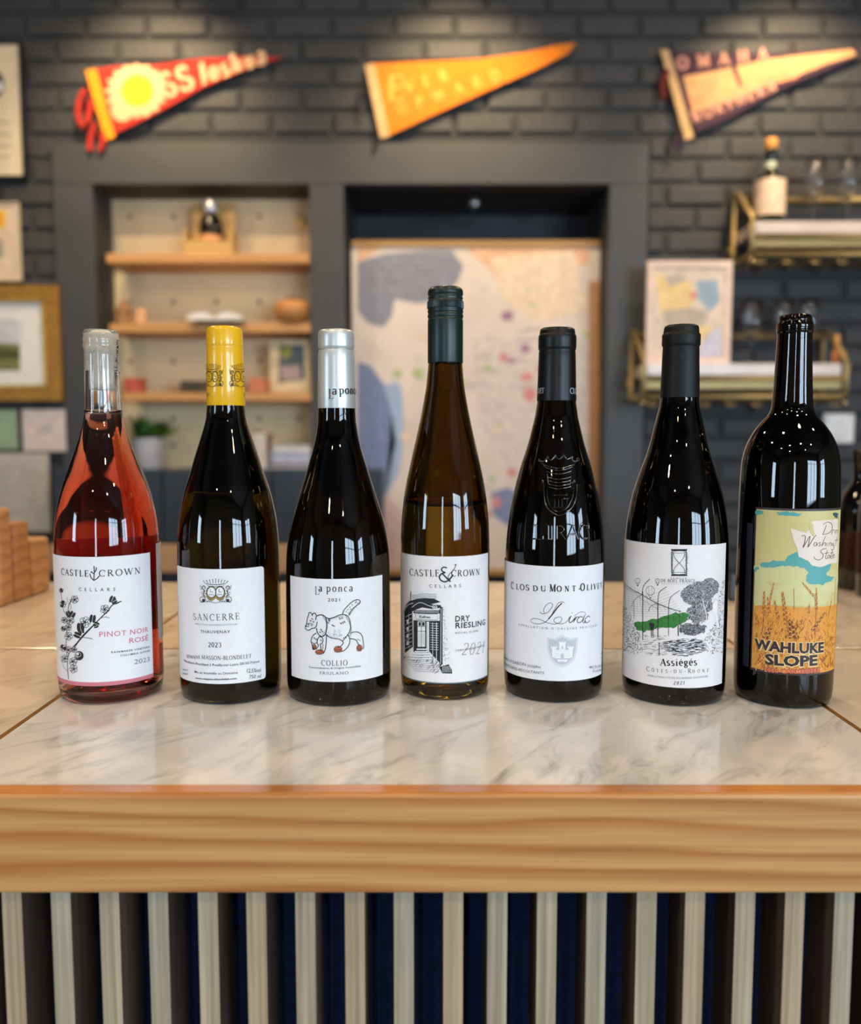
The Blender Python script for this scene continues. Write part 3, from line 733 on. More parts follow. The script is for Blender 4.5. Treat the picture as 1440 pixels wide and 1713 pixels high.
# crate holding a bottle gift on the upper shelf
c = on(356, 'upper', 3.13); e = empty('wooden_gift_crate', c, 'small pine crate with notched front on the upper niche shelf', 'crate')
w, d, h = .085, .05, .10
for nm, p0, p1 in (('crate_base', (-w, -d, 0.001), (w, d, .010)), ('side_panel', (-w, -d, .010), (-w+.008, d, .085)), ('side_panel', (w-.008, -d, .010), (w, d, .085)), ('back_panel', (-w+.008, d-.008, .010), (w-.008, d, .20)), ('front_panel', (-w+.008, -d, .010), (w-.008, -d+.008, .045))):
    box(nm, c+Vector(p0), c+Vector(p1), M_tan, e, .001)
e = empty('gift_bottle', c+Vector((0, 0, .011)), 'short dark bottle with silver neck standing in the pine crate', 'bottle')
cc = c+Vector((0, 0, .011))
lathe('glass_body', [(0, 0), (.038, 0), (.040, .006), (.040, .09), (.034, .118), (.018, .138), (.016, .15), (0, .15)], cc, mat('dark_bottle_glass', (16, 14, 13), .08), e, 32)
lathe('foil', [(.0185, .136), (.024, .142), (.026, .165), (.022, .185), (0, .188)], cc, mat('pale_foil', (200, 200, 205), .3, .6), e, 32)
lathe('label', [(.0406, .02), (.0406, .06)], cc, mat('copper_label', (214, 150, 96), .5), e, 32)
# middle shelf: wooden blocks, open book, wood loaf shape
for px, w, h, col, lab in ((207, .030, .085, (150, 104, 62), 'brown wooden block ornament at the left end of the middle shelf'), (235, .026, .062, (214, 160, 116), 'small pale wooden ornament beside the brown block on the middle shelf')):
    c = on(px, 'middle', 3.10); e = empty('wooden_ornament', c, lab, 'ornament')
    m_ = mat('ornament_%d' % col[0], col, .6, noise=.1)
    lathe('ornament_body', [(0, .001), (w, .001), (w, .006), (w*.7, .012), (w*.95, h*.45), (w*.8, h*.7), (w*.35, h*.85), (0, h*.86)], c, m_, e, 20)
    lathe('ornament_knob', [(0, h*.84), (w*.3, h*.86), (w*.35, h*.94), (0, h)], c, m_, e, 16)
c = on(366, 'middle', 3.11); e = empty('open_book', c, 'open white book lying on the middle niche shelf', 'book')
for sgn in (-1, 1):
    bm = bmesh.new(); pr = [(0, .012), (.02, .030), (.05, .036), (.085, .026), (.095, .018)]
    top = []; bot = []
    for x, z in pr:
        for yy in (-.07, .07): pass
    vt = [[bm.verts.new(c+Vector((sgn*x, y, z))) for y in (-.07, .07)] for x, z in pr]
    vb = [[bm.verts.new(c+Vector((sgn*x, y, .008))) for y in (-.07, .07)] for x, z in pr]
    for i in range(len(pr)-1):
        bm.faces.new([vt[i][0], vt[i+1][0], vt[i+1][1], vt[i][1]]); bm.faces.new([vb[i][0], vb[i][1], vb[i+1][1], vb[i+1][0]])
        bm.faces.new([vt[i][0], vb[i][0], vb[i+1][0], vt[i+1][0]]); bm.faces.new([vt[i][1], vt[i+1][1], vb[i+1][1], vb[i][1]])
    bm.faces.new([vt[-1][0], vb[-1][0], vb[-1][1], vt[-1][1]]); bm.faces.new([vt[0][1], vb[0][1], vb[0][0], vt[0][0]])
    bmesh.ops.recalc_face_normals(bm, faces=bm.faces[:]); newobj('page_block', bm, M_white, e)
box('cover', c+Vector((-.065, -.05, .001)), c+Vector((.065, .074, .0075)), mat('dark_cover', (50, 48, 52), .6), e, .001)
c = on(488, 'middle', 3.10); e = empty('wooden_bowl', c, 'round honey wood bowl with dark centre at the right end of the middle shelf', 'bowl')
lathe('bowl_wall', [(0, .001), (.03, .001), (.055, .02), (.062, .05), (.055, .075), (.035, .082), (.030, .078), (.045, .06), (.045, .03), (0, .015)], c, wood('bowl_wood', (176, 110, 56), (222, 158, 92), 'x', .4, 5), e, 32)
lathe('bowl_lid', [(.031, .079), (.02, .092), (.008, .096), (0, .104)], c, mat('dark_lid_wood', (110, 76, 48), .5), e, 24)
# lower shelf: red tin, two dark boxes, red box, framed print
for px, w, h, col, lab in ((222, .030, .052, (190, 84, 66), 'small red box at the left of the lower niche shelf'), (318, .034, .042, (70, 56, 44), 'flat dark brown box on the lower niche shelf, left of the yellow-capped bottle'),
                           (345, .022, .042, (84, 66, 50), 'narrow brown box beside the flat dark box on the lower niche shelf'), (431, .028, .052, (206, 122, 88), 'coral box on the lower shelf left of the small framed print')):
    c = on(px, 'lower', 3.10); e = empty('small_box', c, lab, 'box'); m_ = mat('box_%d' % col[0], col, .6)
    box('box_base', c+Vector((-w, -.03, .001)), c+Vector((w, .03, h*.7)), m_, e, .002)
    box('box_lid', c+Vector((-w-.0015, -.0315, h*.7)), c+Vector((w+.0015, .0315, h)), m_, e, .002)
YF = 3.12; a = at(450, 659, YF); b = at(524, 568, YF); z0 = shelf_z['lower']
e = empty('framed_print', ((a.x+b.x)/2, YF, z0), 'small framed dark print with rounded cream frame on the lower niche shelf', 'picture')
xr = min(b.x, n_x1-.004)
box('frame', (a.x, YF, z0+.001), (xr, YF+.014, b.z), mat('cream_frame', (206, 186, 148), .5), e, .006)
ik = Ink(); ik.poly([(468, 577), (508, 577), (510, 635), (466, 640)], 1, 0); ik.poly([(470, 579), (490, 579), (484, 600), (470, 600)], 2, 1); ik.poly([(470, 612), (500, 610), (504, 634), (470, 637)], 2, 2)
wallprint('artwork', ik, YF, [mat('dark_slate_print', (76, 88, 92), .7), mat('olive_print', (130, 130, 60), .7), mat('mauve_grey_print', (160, 140, 138), .7)], e)
# niche floor: plant, books, boxes
c = on(252, 'floor', 3.10); c.z = z_nb-0.02+0.0005
e = empty('potted_plant', c, 'leafy green plant in a white pot at the bottom of the niche', 'plant')
c.x = at(245, 740, 3.14).x; c.y = 3.155; e.location = c
hz = at(245, 733, 3.14).z - c.z
lathe('pot', [(0, 0), (.040, 0), (.045, .005), (.056, hz-.004), (.058, hz), (.052, hz), (.048, hz-.015), (0, hz-.016)], c, mat('white_ceramic', (214, 208, 208), .35), e, 32)
tag(lathe('soil', [(.0, hz-.015), (.047, hz-.014)], c, mat('soil', (50, 38, 28), .9), e, 24), None)
M_leaf = [mat('leaf_green', (70, 120, 44), .5, noise=.2), mat('leaf_dark', (40, 84, 34), .5, noise=.2), mat('leaf_light', (140, 170, 60), .5, noise=.2)]
rl = random.Random(5)
for k in range(46):
    a_ = rl.uniform(0, 2*PI); el = rl.uniform(.15, 1.1); Ln = rl.uniform(.04, .085); h0 = rl.uniform(.005, .05)
    base = c+Vector((.02*math.cos(a_), .02*math.sin(a_), hz-.01))
    tip = base+Vector((math.cos(a_)*math.cos(el)*Ln*1.2, math.sin(a_)*math.cos(el)*Ln*.8, math.sin(el)*Ln+h0))
    if k % 9 == 0: tip.x = base.x+.10; tip.z = base.z+.05
    d = (tip-base); s = Vector((-d.y, d.x, 0)).normalized()*Ln*.30 if d.xy.length > 1e-4 else Vector((.02, 0, 0))
    s += Vector((0, 0, .006)); mid = base+d*.62
    bm = bmesh.new()
    st = [base, base+d*.35, mid, tip]
    v = [bm.verts.new(q) for q in (base, base+d*.4-s*.8, mid-s*.9+Vector((0, 0, -.004)), tip, mid+s*.9+Vector((0, 0, -.004)), base+d*.4+s*.8, mid+Vector((0, 0, .003)))]
    for f in ((0, 1, 6), (1, 2, 6), (2, 3, 6), (3, 4, 6), (4, 5, 6), (5, 0, 6)): bm.faces.new([v[i] for i in f])
    newobj('leaf', bm, M_leaf[2 if k % 9 == 0 else k % 2], e, True)
zf = z_nb-0.02
cols = [((204, 196, 190), 'cream book lying at the bottom of the right-hand book pile in the niche', 440, 524, .034), ((120, 118, 124), 'grey book second from the bottom of the pile in the niche', 455, 522, .010), ((176, 178, 200), 'pale lavender book in the middle of the pile in the niche', 452, 522, .040), ((208, 204, 200), 'white book on top of the pile in the niche', 456, 521, .024)]
z = zf+.0005
for col, lab, x0, x1, h in cols:
    Y = 3.07; xa = at(x0, 740, Y).x; xb = min(at(x1, 740, Y).x, n_x1-.004)
    e = empty('book', ((xa+xb)/2, Y, z), lab, 'book', 'book pile in the niche')
    m_ = mat('book_cover_%d' % col[0], col, .6)
    bm = bmesh.new(); bm_box(bm, (xa, Y, z), (xb, Y+.12, z+.003)); bm_box(bm, (xa, Y, z+h-.003), (xb, Y+.12, z+h)); bm_box(bm, (xa, Y, z+.003), (xa+.003, Y+.12, z+h-.003)); newobj('cover', bm, m_, e)
    box('page_block', (xa+.003, Y+.003, z+.003), (xb-.003, Y+.117, z+h-.003), m_, e, 0); z += h+.0003
c = Vector((at(420, 740, 3.10).x, 3.10, zf+.0005))
e = empty('menu_stand', c, 'leaning brown wooden board behind the white card box in the niche', 'board')
bm = bmesh.new(); bm_box(bm, (-.035, -.004, 0), (.035, .004, .15), .002); 
for v in bm.verts: v.co = Matrix.Rotation(math.radians(16), 3, 'Y') @ v.co; v.co += c+Vector((0, .03, .012))
newobj('board', bm, mat('brown_board', (128, 88, 64), .5), e)
box('card_box', (at(425, 740, 3.06).x, 3.03, zf+.0005), (at(447, 740, 3.06).x, 3.065, at(425, 724, 3.06).z), mat('white_card', (206, 196, 184), .6), None, .002)
tag(bpy.context.scene.objects['card_box'], 'upright white card box left of the book pile in the niche', 'box')
e = bpy.context.scene.objects['card_box']
q = at(300, 775, 3.10)
for i, (px, lab) in enumerate(((292, 'small yellow trinket on the niche floor right of the plant'),)):
    c = Vector((at(px, 775, 3.08).x, 3.08, zf+.0005)); lathe_o = lathe('trinket', [(0, 0), (.018, 0), (.022, .006), (.018, .014), (.008, .020), (.009, .026), (0, .030)], c, mat('brass_yellow', (206, 170, 90), .5), None, 20); tag(lathe_o, lab, 'trinket')
q = at(503, 370, NY-.012)
o = bmesh.new(); bm_lathe(o, [(0, 0), (.016, 0), (.022, .006), (.020, .014), (0, .018)], (0, 0, 0), 24)
for v in o.verts: v.co = Vector((v.co.x+q.x, NY-.001-v.co.z, v.co.y+q.z))
tag(newobj('wooden_peg', o, mat('pale_yellow_knob', (232, 210, 140), .4), None, True), 'round pale yellow peg knob at the upper right of the pegboard', 'peg')
# navy cabinet below and back bar ledge
def cabinet():
    e = empty('back_cabinet', (at(350, 960, 2.95).x, 2.95, 0), 'dark navy back bar cabinet with thick wood ledge below the niche', 'cabinet')
    x0, x1 = at(92, 900, 2.95).x, at(640, 900, 2.95).x; zt = at(300, 786, 2.95).z
    m = M_navy
    box('carcass', (x0, 2.955, 0), (x1, WY-0.03, zt), m, e, .002)
    zl, zh = at(300, 957, 2.93).z, at(300, 911, 2.93).z
    n = 3; w = (x1-x0)/n
    for k in range(n):
        d = box('door', (x0+k*w+.003, 2.94, .05), (x0+(k+1)*w-.003, 2.955, zl-.005), m, e, .002)
        tube('door_handle', [(x0+k*w+w*.5-.06, 2.93, zl-.08), (x0+k*w+w*.5+.06, 2.93, zl-.08)], .005, M_brass, d)
        box('drawer_front', (x0+k*w+.003, 2.94, zh+.004), (x0+(k+1)*w-.003, 2.955, zt-.004), m, e, .002)
    tag(box('wood_ledge', (x0-.01, 2.915, zl), (x1+.02, 2.956, zh), wood('ledge_wood', (200, 150, 110), (222, 178, 138), 'x', .5, 4), e, .003), 'thick pale wood ledge')
cabinet()
# ============================================================ RIGHT SHELVES
M_sm = mat('shelf_marble', (214, 200, 192), .25, noise=.05, scale=12)
def rack(label, xa_px, xb_px, ym0, ym1, YF, rail_y, hooks_y, xl_px):
    x0, x1 = at(xa_px, ym0, YF).x, at(xb_px, ym0, YF).x
    zt, zb = at(1300, ym0, YF).z, at(1300, ym1, YF).z
    e = empty('brass_wall_shelf', ((x0+x1)/2, WY, zb), label, 'shelf')
    box('marble_board', (x0, YF, zb), (x1, WY-.022, zt), M_sm, e, .003)
    dz = .05
    zr1 = zb-.012; zr2 = at(1300, ym1+hooks_y, YF).z
    r = .006
    tag(tube('front_rail', [(x0-.004, YF-.004, zr1), (x1+.004, YF-.004, zr1)], .009, M_brass, e, 10), None)
    box('front_fascia', (x0-.002, YF-.002, zb-.045), (x1+.002, YF+.008, zb-.003), M_brass, e, .002)
    tube('front_rail', [(x0-.004, YF-.004, zr2), (x1+.004, YF-.004, zr2)], .009, M_brass, e, 10)
    zg = at(1300, rail_y, WY-.05).z
    tube('back_rail', [(x0, WY-.04, zg), (x1, WY-.04, zg)], .009, M_brass, e, 10)
    for x in (x0-.012, x1+.012):
        pts = [(x, WY-.03, zr2), (x, YF, zr2), (x, YF-.012, zr2+.02), (x, YF-.012, zt-.002), (x, YF, zt+.02), (x, WY-.07, zg+.01), (x, WY-.035, zg+.02), (x, WY-.03, zg-.02), (x, WY-.03, zr2)]
        tube('side_bracket', pts, .009, M_brass, e, 8)
        bm = bmesh.new(); bm_lathe(bm, [(0, -.010), (.007, -.007), (.010, 0), (.007, .007), (0, .010)], (x, YF-.010, zr2-.02), 16)
        newobj('finial', bm, mat('polished_brass', (214, 190, 130), .15, 1), e, True)
        bm = bmesh.new(); bm_lathe(bm, [(0, 0), (.016, 0), (.016, .021), (0, .021)], (0, 0, 0), 16)
        for v in bm.verts: v.co = Vector((v.co.x+x, WY-.016-.001-v.co.z+.005, v.co.y+zb-.02))
        newobj('wall_mount', bm, M_brass, e, True)
    n = int((x1-x0)/.085)
    for k in range(n+1):
        x = x0+.02+(x1-x0-.04)*k/n
        tube('stem_hook', [(x-.018, WY-.03, zr2-.012), (x-.018, YF+.01, zr2-.012), (x-.012, YF-.01, zr2-.028), (x+.012, YF-.01, zr2-.028), (x+.018, YF+.01, zr2-.012), (x+.018, WY-.03, zr2-.012)], .004, M_brass, e, 6)
        tube('hook_strut', [(x, YF+.004, zr2), (x, YF+.004, zr2-.014)], .006, M_brass, e, 6)
    return x0, x1, zt
SF = 2.90
ux = rack('upper brass wall shelf with white marble board and stem hooks', 1263, 1560, 370, 390, SF, 333, 36, 1235)
lx = rack('lower brass wall shelf with white marble board, holding the picture', 1082, 1408, 608, 628, SF, 562, 36, 1070)
M_gl = glass('clear_stemware', (.99, .99, .99), 1.45, .12)
def stem(px, yt, zt, label, grp, first=[None]):
    c = Vector((at(px, 300, 2.97).x, 2.97, zt+.0006)); h = at(px, yt, 2.97).z - zt
    if first[0] is None:
        e = empty('wine_glass', c, label, 'wine glass', grp)
        s = h/.20
        lathe('bowl', [(r*s, z*s) for r, z in [(.004, .085), (.012, .088), (.026, .10), (.034, .12), (.035, .14), (.031, .17), (.028, .20), (.0270, .20), (.030, .17), (.034, .14), (.033, .12), (.025, .102), (.011, .090), (0, .089)]], c, M_gl, e, 32)
        lathe('stem', [(r*s, z*s) for r, z in [(0, .088), (.005, .087), (.0035, .07), (.0035, .02), (.006, .009), (0, .009)]], c, M_gl, e, 16)
        lathe('foot', [(r*s, z*s) for r, z in [(0, .009), (.006, .0085), (.02, .004), (.034, .0015), (.034, 0), (0, 0)]], c, M_gl, e, 32)
        first[0] = e; return e
    src = first[0]; e = src.copy(); link(e); e.location = c; e['label'] = label; e['group'] = grp
    for ch in src.children:
        k = ch.copy(); link(k); k.parent = e
    return e
stem(1364, 268, ux[2], 'wine glass on the upper brass shelf, beside the cream bottle', 'wine glasses on the brass shelves')
stem(1419, 268, ux[2], 'wine glass on the upper brass shelf, at the right edge of the photo', 'wine glasses on the brass shelves')
stem(1265, 488, lx[2], 'wine glass on the lower brass shelf, just right of the picture', 'wine glasses on the brass shelves')
stem(1319, 488, lx[2], 'middle wine glass of the three on the lower brass shelf', 'wine glasses on the brass shelves')
stem(1362, 488, lx[2], 'rightmost wine glass of the three on the lower brass shelf', 'wine glasses on the brass shelves')
# cream bottle on the upper shelf
YB = 2.97; c = Vector((at(1287, 330, YB).x, YB, ux[2]+.0006)); k = 2.98/F_PX
zz = lambda y: at(1287, y, YB).z - c.z
e = empty('spirits_bottle', c, 'bottle with broad cream label and orange stopper on the upper brass shelf', 'bottle')
lathe('glass_body', [(0, 0), (.046, 0), (.050, .006), (.050, zz(306)), (.044, zz(298)), (.020, zz(290)), (.017, zz(280)), (.017, zz(258)), (.020, zz(256)), (.020, zz(252)), (0, zz(252))], c, mat('dark_olive_bottle', (30, 34, 22), .06, noise=0), e, 40)
lathe('label', [(.0506, zz(364)), (.0506, zz(304))], c, mat('cream_label_paper', (234, 206, 176), .6), e, 40)
tag(lathe('stopper', [(0, zz(252)), (.017, zz(252)), (.020, zz(249)), (.021, zz(238)), (.017, zz(232)), (0, zz(231))], c, mat('orange_stopper', (220, 150, 72), .6), e, 24), 'orange round stopper')
lathe('neck_label', [(.0176, zz(288)), (.0176, zz(272))], c, mat('pale_neck_label', (206, 214, 190), .5), e, 24)
# picture on the lower shelf
YP = 2.94; a = at(1080, 608, YP); b = at(1226, 436, YP); zt = lx[2]
e = empty('framed_picture', ((a.x+b.x)/2, YP, zt), 'framed abstract picture in yellow, pink and blue leaning on the lower brass shelf', 'picture')
w = .022
bm = bmesh.new()
for p, q in (((a.x, zt+.001), (b.x, zt+w)), ((a.x, b.z-w), (b.x, b.z)), ((a.x, zt+w), (a.x+w, b.z-w)), ((b.x-w, zt+w), (b.x, b.z-w))): bm_box(bm, (p[0], YP, p[1]), (q[0], YP+.02, q[1]), .002)
newobj('frame', bm, mat('blush_white_frame', (234, 206, 188), .45), e)
box('print_sheet', (a.x+w, YP+.006, zt+w), (b.x-w, YP+.016, b.z-w), mat('art_cream', (226, 206, 186), .6), e, 0)
ik = Ink()
ik.poly([(1096, 458), (1150, 470), (1165, 495), (1150, 520), (1106, 530), (1100, 490)], 1, 0)
ik.poly([(1165, 470), (1200, 468), (1204, 505), (1188, 520), (1166, 500)], 1, 1)
ik.poly([(1106, 520), (1150, 515), (1185, 520), (1180, 545), (1120, 550)], 1, 2)
ik.poly([(1154, 490), (1166, 488), (1164, 500), (1155, 500)], 3, 3)
ik.poly([(1156, 548), (1190, 545), (1188, 575), (1158, 590)], 1, 0)
ik.poly([(1110, 548), (1150, 550), (1150, 596), (1110, 596)], 1, 4)
ik.poly([(1182, 560), (1206, 545), (1206, 597), (1160, 597)], 2, 5)
ik.poly([(1110, 462), (1135, 458), (1150, 468), (1120, 480)], 2, 2)
wallprint('artwork', ik, YP+.006, [mat('art_yellow', (236, 204, 140), .6), mat('art_blue', (150, 172, 190), .6), mat('art_taupe', (190, 176, 158), .6), mat('art_pink', (222, 134, 124), .6), mat('art_grey', (176, 168, 160), .6), mat('art_lilac', (206, 204, 222), .6)], e)
box('back_easel', ((a.x+b.x)/2-.02, YP+.02, zt+.001), ((a.x+b.x)/2+.02, YP+.06, zt+.12), M_tan, e, .002)
# small orange candle at right end
c = Vector((at(1399, 600, 2.96).x, 2.96, lx[2]+.0006)); z1 = at(1399, 560, 2.96).z-c.z
e = empty('candle', c, 'slim orange candle glass at the right end of the lower brass shelf', 'candle')
lathe('holder', [(0, 0), (.014, 0), (.014, z1*.45), (.012, z1*.45), (0, z1*.44)], c, mat('orange_wax', (200, 120, 70), .5), e, 20)
lathe('wax', [(0, z1*.44), (.009, z1*.45), (.008, z1), (0, z1)], c, mat('tan_wax', (190, 140, 84), .5), e, 16)
# switch plate
a = at(1376, 741, WY-.03); b = at(1430, 692, WY-.03)
e = empty('light_switch', ((a.x+b.x)/2, WY-.02, a.z), 'white triple light switch plate on the dark wall at the right', 'switch')
box('cover_plate', (a.x, WY-.030, a.z), (b.x, WY-.020, b.z), mat('switch_white', (236, 232, 228), .4), e, .003)
for k in range(3):
    x = a.x+(b.x-a.x)*(k+.5)/3; zc_ = (a.z+b.z)/2; box('rocker', (x-.011, WY-.035, zc_-.03), (x+.011, WY-.0295, zc_+.03), mat('rocker_white', (236, 234, 230), .35), e, .002)
# ============================================================ THINGS ON THE BACK OF THE COUNTER
M_blk = [wood('beech_block_%d' % i, c0, c1, 'x', .45, 5, off=i*2.) for i, (c0, c1) in enumerate((((196, 138, 84), (222, 166, 110)), ((186, 128, 76), (214, 156, 102)), ((200, 146, 94), (226, 174, 122))))]
zb = TOP+.0005
e = empty('wooden_stair_stand', (at(20, 990, 1.0).x, 1.02, TOP), 'honey wood stepped display stand at the left end of the counter', 'stand')
def blk(nm, x0, x1, y0, Y0, Y1, k):
    a = at(x0, y0, Y0); b = at(x1, y0, Y0); box(nm, (a.x, Y0, zb), (b.x, Y1, a.z), M_blk[k], e, .004)
blk('step_block', -60, -3, 852, 1.0, 1.03, 0); blk('step_block', -60, 24, 876, 1.032, 1.07, 1); blk('step_block', -60, 54, 904, 1.072, 1.12, 2)
# black tray and dark bottles at the right
a = at(1222, 984, 1.04); b = at(1402, 962, 1.04)
e = empty('black_tray', ((a.x+b.x)/2, 1.05, TOP), 'low black tray on the counter behind the wheat-label bottle', 'tray')
box('tray_base', (a.x, 1.04, zb), (b.x, 1.10, zb+.004), M_black, e, .001)
for p0, p1 in (((a.x, 1.04, zb+.004), (b.x, 1.044, at(1300, 961, 1.04).z)), ((a.x, 1.096, zb+.004), (b.x, 1.10, zb+.012)), ((a.x, 1.044, zb+.004), (a.x+.004, 1.096, zb+.014)), ((b.x-.004, 1.044, zb+.004), (b.x, 1.096, zb+.014))): box('tray_wall', p0, p1, M_black, e, .0005)
M_dkg = mat('near_black_glass', (12, 10, 12), .04, noise=0, **{'Coat Weight': .6})
for px, Y, yt, lab in ((1436, 1.13, 752, 'dark glass bottle standing at the far right of the counter'), (1474, 1.07, 740, 'dark glass bottle just outside the right edge, beside its twin')):
    c = Vector((at(px, 950, Y).x, Y, zb)); h = at(px, yt, Y).z - zb
    e = empty('dark_bottle', c, lab, 'bottle')
    lathe('glass_body', [(0, 0), (.026, 0), (.029, .004), (.029, h*.55), (.026, h*.66), (.014, h*.76), (.012, h*.8), (.012, h*.97), (.014, h*.975), (.014, h), (0, h)], c, M_dkg, e, 40)
    lathe('label', [(.0294, h*.15), (.0294, h*.42)], c, mat('dark_copper_label', (70, 44, 36), .35, .4, noise=.4, scale=220), e, 40)
# ============================================================ THE SEVEN WINE BOTTLES
FWD = Vector((0, CT, -ST))
class Bottle:
    def __init__(s, label, xb, yb, prof, foot=.90):
        """xb, yb: lowest point of the base in the photo; prof: (y, half width) of the outline, top to bottom"""
        r = .041
        for _ in range(4):
            front = atz(xb, yb, TOP)
            s.ay = front.y + r*foot; s.ax = at(xb, yb, s.ay).x
            d = (Vector((s.ax, s.ay, TOP+.1))-CAM).dot(FWD); r = prof[-1][1]/F_PX*d/math.sqrt(1+((xb-CX)/F_PX)**2)
        s.c = Vector((s.ax, s.ay, TOP+.0004))
        s.P = sorted([s.rz(y, w) for y, w in prof], key=lambda p: p[1]); s.R = max(p[0] for p in s.P)
        s.e = empty('wine_bottle', s.c, label, 'bottle')
        s.prof = None
    def rz(s, y, w):
        z = TOP+.15
        for _ in range(4):
            p = at(xpx(s.ax, s.ay, z), y, s.ay); z = p.z
        d = (Vector((s.ax, s.ay, z))-CAM).dot(FWD)
        return (w/F_PX*d/math.sqrt(1+((xpx(s.ax, s.ay, z)-CX)/F_PX)**2), z-s.c.z)
    def z(s, y): return s.rz(y, 10)[1]
    def rad(s, z):
        P = s.sm
        if z <= P[0][1]: return P[0][0]
        for a, b in zip(P, P[1:]):
            if z <= b[1]: t = (z-a[1])/max(1e-9, b[1]-a[1]); return a[0]+(b[0]-a[0])*t
        return P[-1][0]
    def glass(s, gm, wm, level_y, tops, foot=.90):
        """gm glass material, wm wine material, level_y wine surface in the photo, tops: rim profile (y, hw)"""
        R = s.P[0][0]
        body = spline(s.P, 8); s.sm = body
        base = [(0, .014), (R*.35, .012), (R*.66, .004), (R*.80, .0004), (R*foot, 0), (R*.955, .0012), (R*.985, .0045), (R*.998, .010)]
        rim = [s.rz(y, w) for y, w in tops]
        out = base + [p for p in body if p[1] > .013] + rim
        zl = s.z(level_y); t = .0028
        inn = [(max(p[0]-t, .004), p[1]) for p in body if p[1] > zl+.001]
        lr = max(rim[-1][0]-.0045, .0085)
        zt = rim[-1][1]
        inner = [(lr, zt), (lr*.98, zt-.004)] + [(min(r, lr+.0) if z > zt-.03 else r, z) for r, z in reversed(inn) if z < zt-.006]
        inner += [(s.rad(zl)-t, zl), (0, zl)]
        bm = bmesh.new(); bm_lathe(bm, out+inner, s.c, 96)
        bmesh.ops.remove_doubles(bm, verts=bm.verts[:], dist=1e-6)
        bmesh.ops.recalc_face_normals(bm, faces=bm.faces[:])
        newobj('glass_body', bm, gm, s.e, True)
        if wm:
            w = [(0, .018), (R*.35, .016), (R*.7, .0075), (R*.86, .006), (R-t, .012)] + [(p[0]-t, p[1]) for p in body if .014 < p[1] < zl-.0015] + [(s.rad(zl-.001)-t, zl-.0012), (0, zl-.0012)]
            bm = bmesh.new(); bm_lathe(bm, w, s.c, 64); bmesh.ops.recalc_face_normals(bm, faces=bm.faces[:])
            newobj('wine', bm, wm, s.e, True)
    def capsule(s, pts, m, name='capsule', close=True, n=72):
        pr = sorted([s.rz(y, w) for y, w in pts], key=lambda p: p[1])
        if close: pr = pr + [(0, pr[-1][1]+.0002)]
        bm = bmesh.new(); bm_lathe(bm, pr, s.c, n)
        o = newobj(name, bm, m, s.e, True); s.cap = pr; return o
    def hit(s, px, py, R=None):
        """photo pixel -> (angle*R, height) on the round surface"""
        d = ray(px, py); o = CAM - s.c; r = R or s.R
        for _ in range(1 if R else 5):
            a = d.x*d.x+d.y*d.y; b = 2*(o.x*d.x+o.y*d.y); c = o.x*o.x+o.y*o.y-r*r; q = b*b-4*a*c
            t = (-b-math.sqrt(max(q, 0)))/(2*a); p = o+d*t
            if R: break
            r = s.rad(p.z)
        ph = math.atan2(p.x, -p.y)
        return (ph*(R or s.R), p.z)
    def wrapR(s, R, base=.0003, step=.00005):
        def w(u, v, L):
            ph = u/R; r = R+base+L*step
            return (s.c.x+r*math.sin(ph), s.c.y-r*math.cos(ph), s.c.z+v)
        return w
    def label(s, px0, px1, ytop, ybot, m, name='label', xm=None, corner=0, R=None, layer=0, over=0):
        R = R or s.RL; xm = xm or (px0+px1)/2
        ym = (ytop+ybot)/2
        u0 = s.hit(px0, ym, R)[0]-over; u1 = s.hit(px1, ym, R)[0]
        v1 = s.hit(xm, ytop, R)[1]; v0 = s.hit(xm, ybot, R)[1]
        s.box_ = (u0, u1, v0, v1)
        n = max(8, int((u1-u0)/.0015)); bm = bmesh.new(); w = s.wrapR(R)
        th = .00012; rows = [v0, v0+corner*.3, v0+corner, v1-corner, v1-corner*.3, v1] if corner else [v0, v1]
        def wd(v):
            if not corner: return 0
            e = min(v-v0, v1-v); return 0 if e >= corner else corner-math.sqrt(max(0, corner**2-(corner-e)**2))
        F = [[bm.verts.new(w(u0+wd(v)+(u1-u0-2*wd(v))*i/n, v, layer)) for i in range(n+1)] for v in rows]
        for a, b in zip(F, F[1:]):
            for i in range(n): bm.faces.new([a[i], a[i+1], b[i+1], b[i]])
        return newobj(name, bm, m, s.e, True)
def xpx(x, y, z):
    p = Vector((x, y, z))-CAM; d = p.dot(FWD); return CX+F_PX*p.x/d
class Pen:
    """draws on a label in zoomed photo coordinates"""
    def __init__(s, B, org, k, R=None): s.B, s.org, s.k, s.R = B, org, k, R or B.RL; s.ink = Ink(); s.mm = (Vector((B.ax, B.ay-B.R, TOP+.08))-CAM).dot(FWD)/F_PX/k
    def p(s, x, y): return s.B.hit(s.org[0]+x/s.k, s.org[1]+y/s.k, s.R)
    def line(s, pts, w, m, L=2, sm=False):
        P = [s.p(*q) for q in pts]
        if sm: P = spline(P, 4)
        s.ink.ribbon(P, w*s.mm, L, m)
    def fill(s, pts, m, L=1): s.ink.poly([s.p(*q) for q in pts], L, m)
    def loop(s, cx, cy, rx, ry, w, m, L=2, n=14): s.line(circle(cx, cy, rx, ry, n), w, m, L)
    def serif(s, t, a, b, h, m=0, L=2, **k): pen_text(s.ink, t, s.p(*a), s.p(*b), h*s.mm, L, m, **k)
    def sans(s, t, a, b, h, m=0, L=2, **k): sans_text(s.ink, t, s.p(*a), s.p(*b), h*s.mm, L, m, **k)
    def build(s, name, mats, parent, step=.002): return s.ink.build(name, s.B.wrapR(s.R), mats, parent, step)
I_blk = mat('ink_black', (22, 24, 28), .6, noise=0); I_grey = mat('ink_grey', (128, 130, 136), .6, noise=0); I_pink = mat('ink_rose', (200, 118, 132), .6, noise=0)
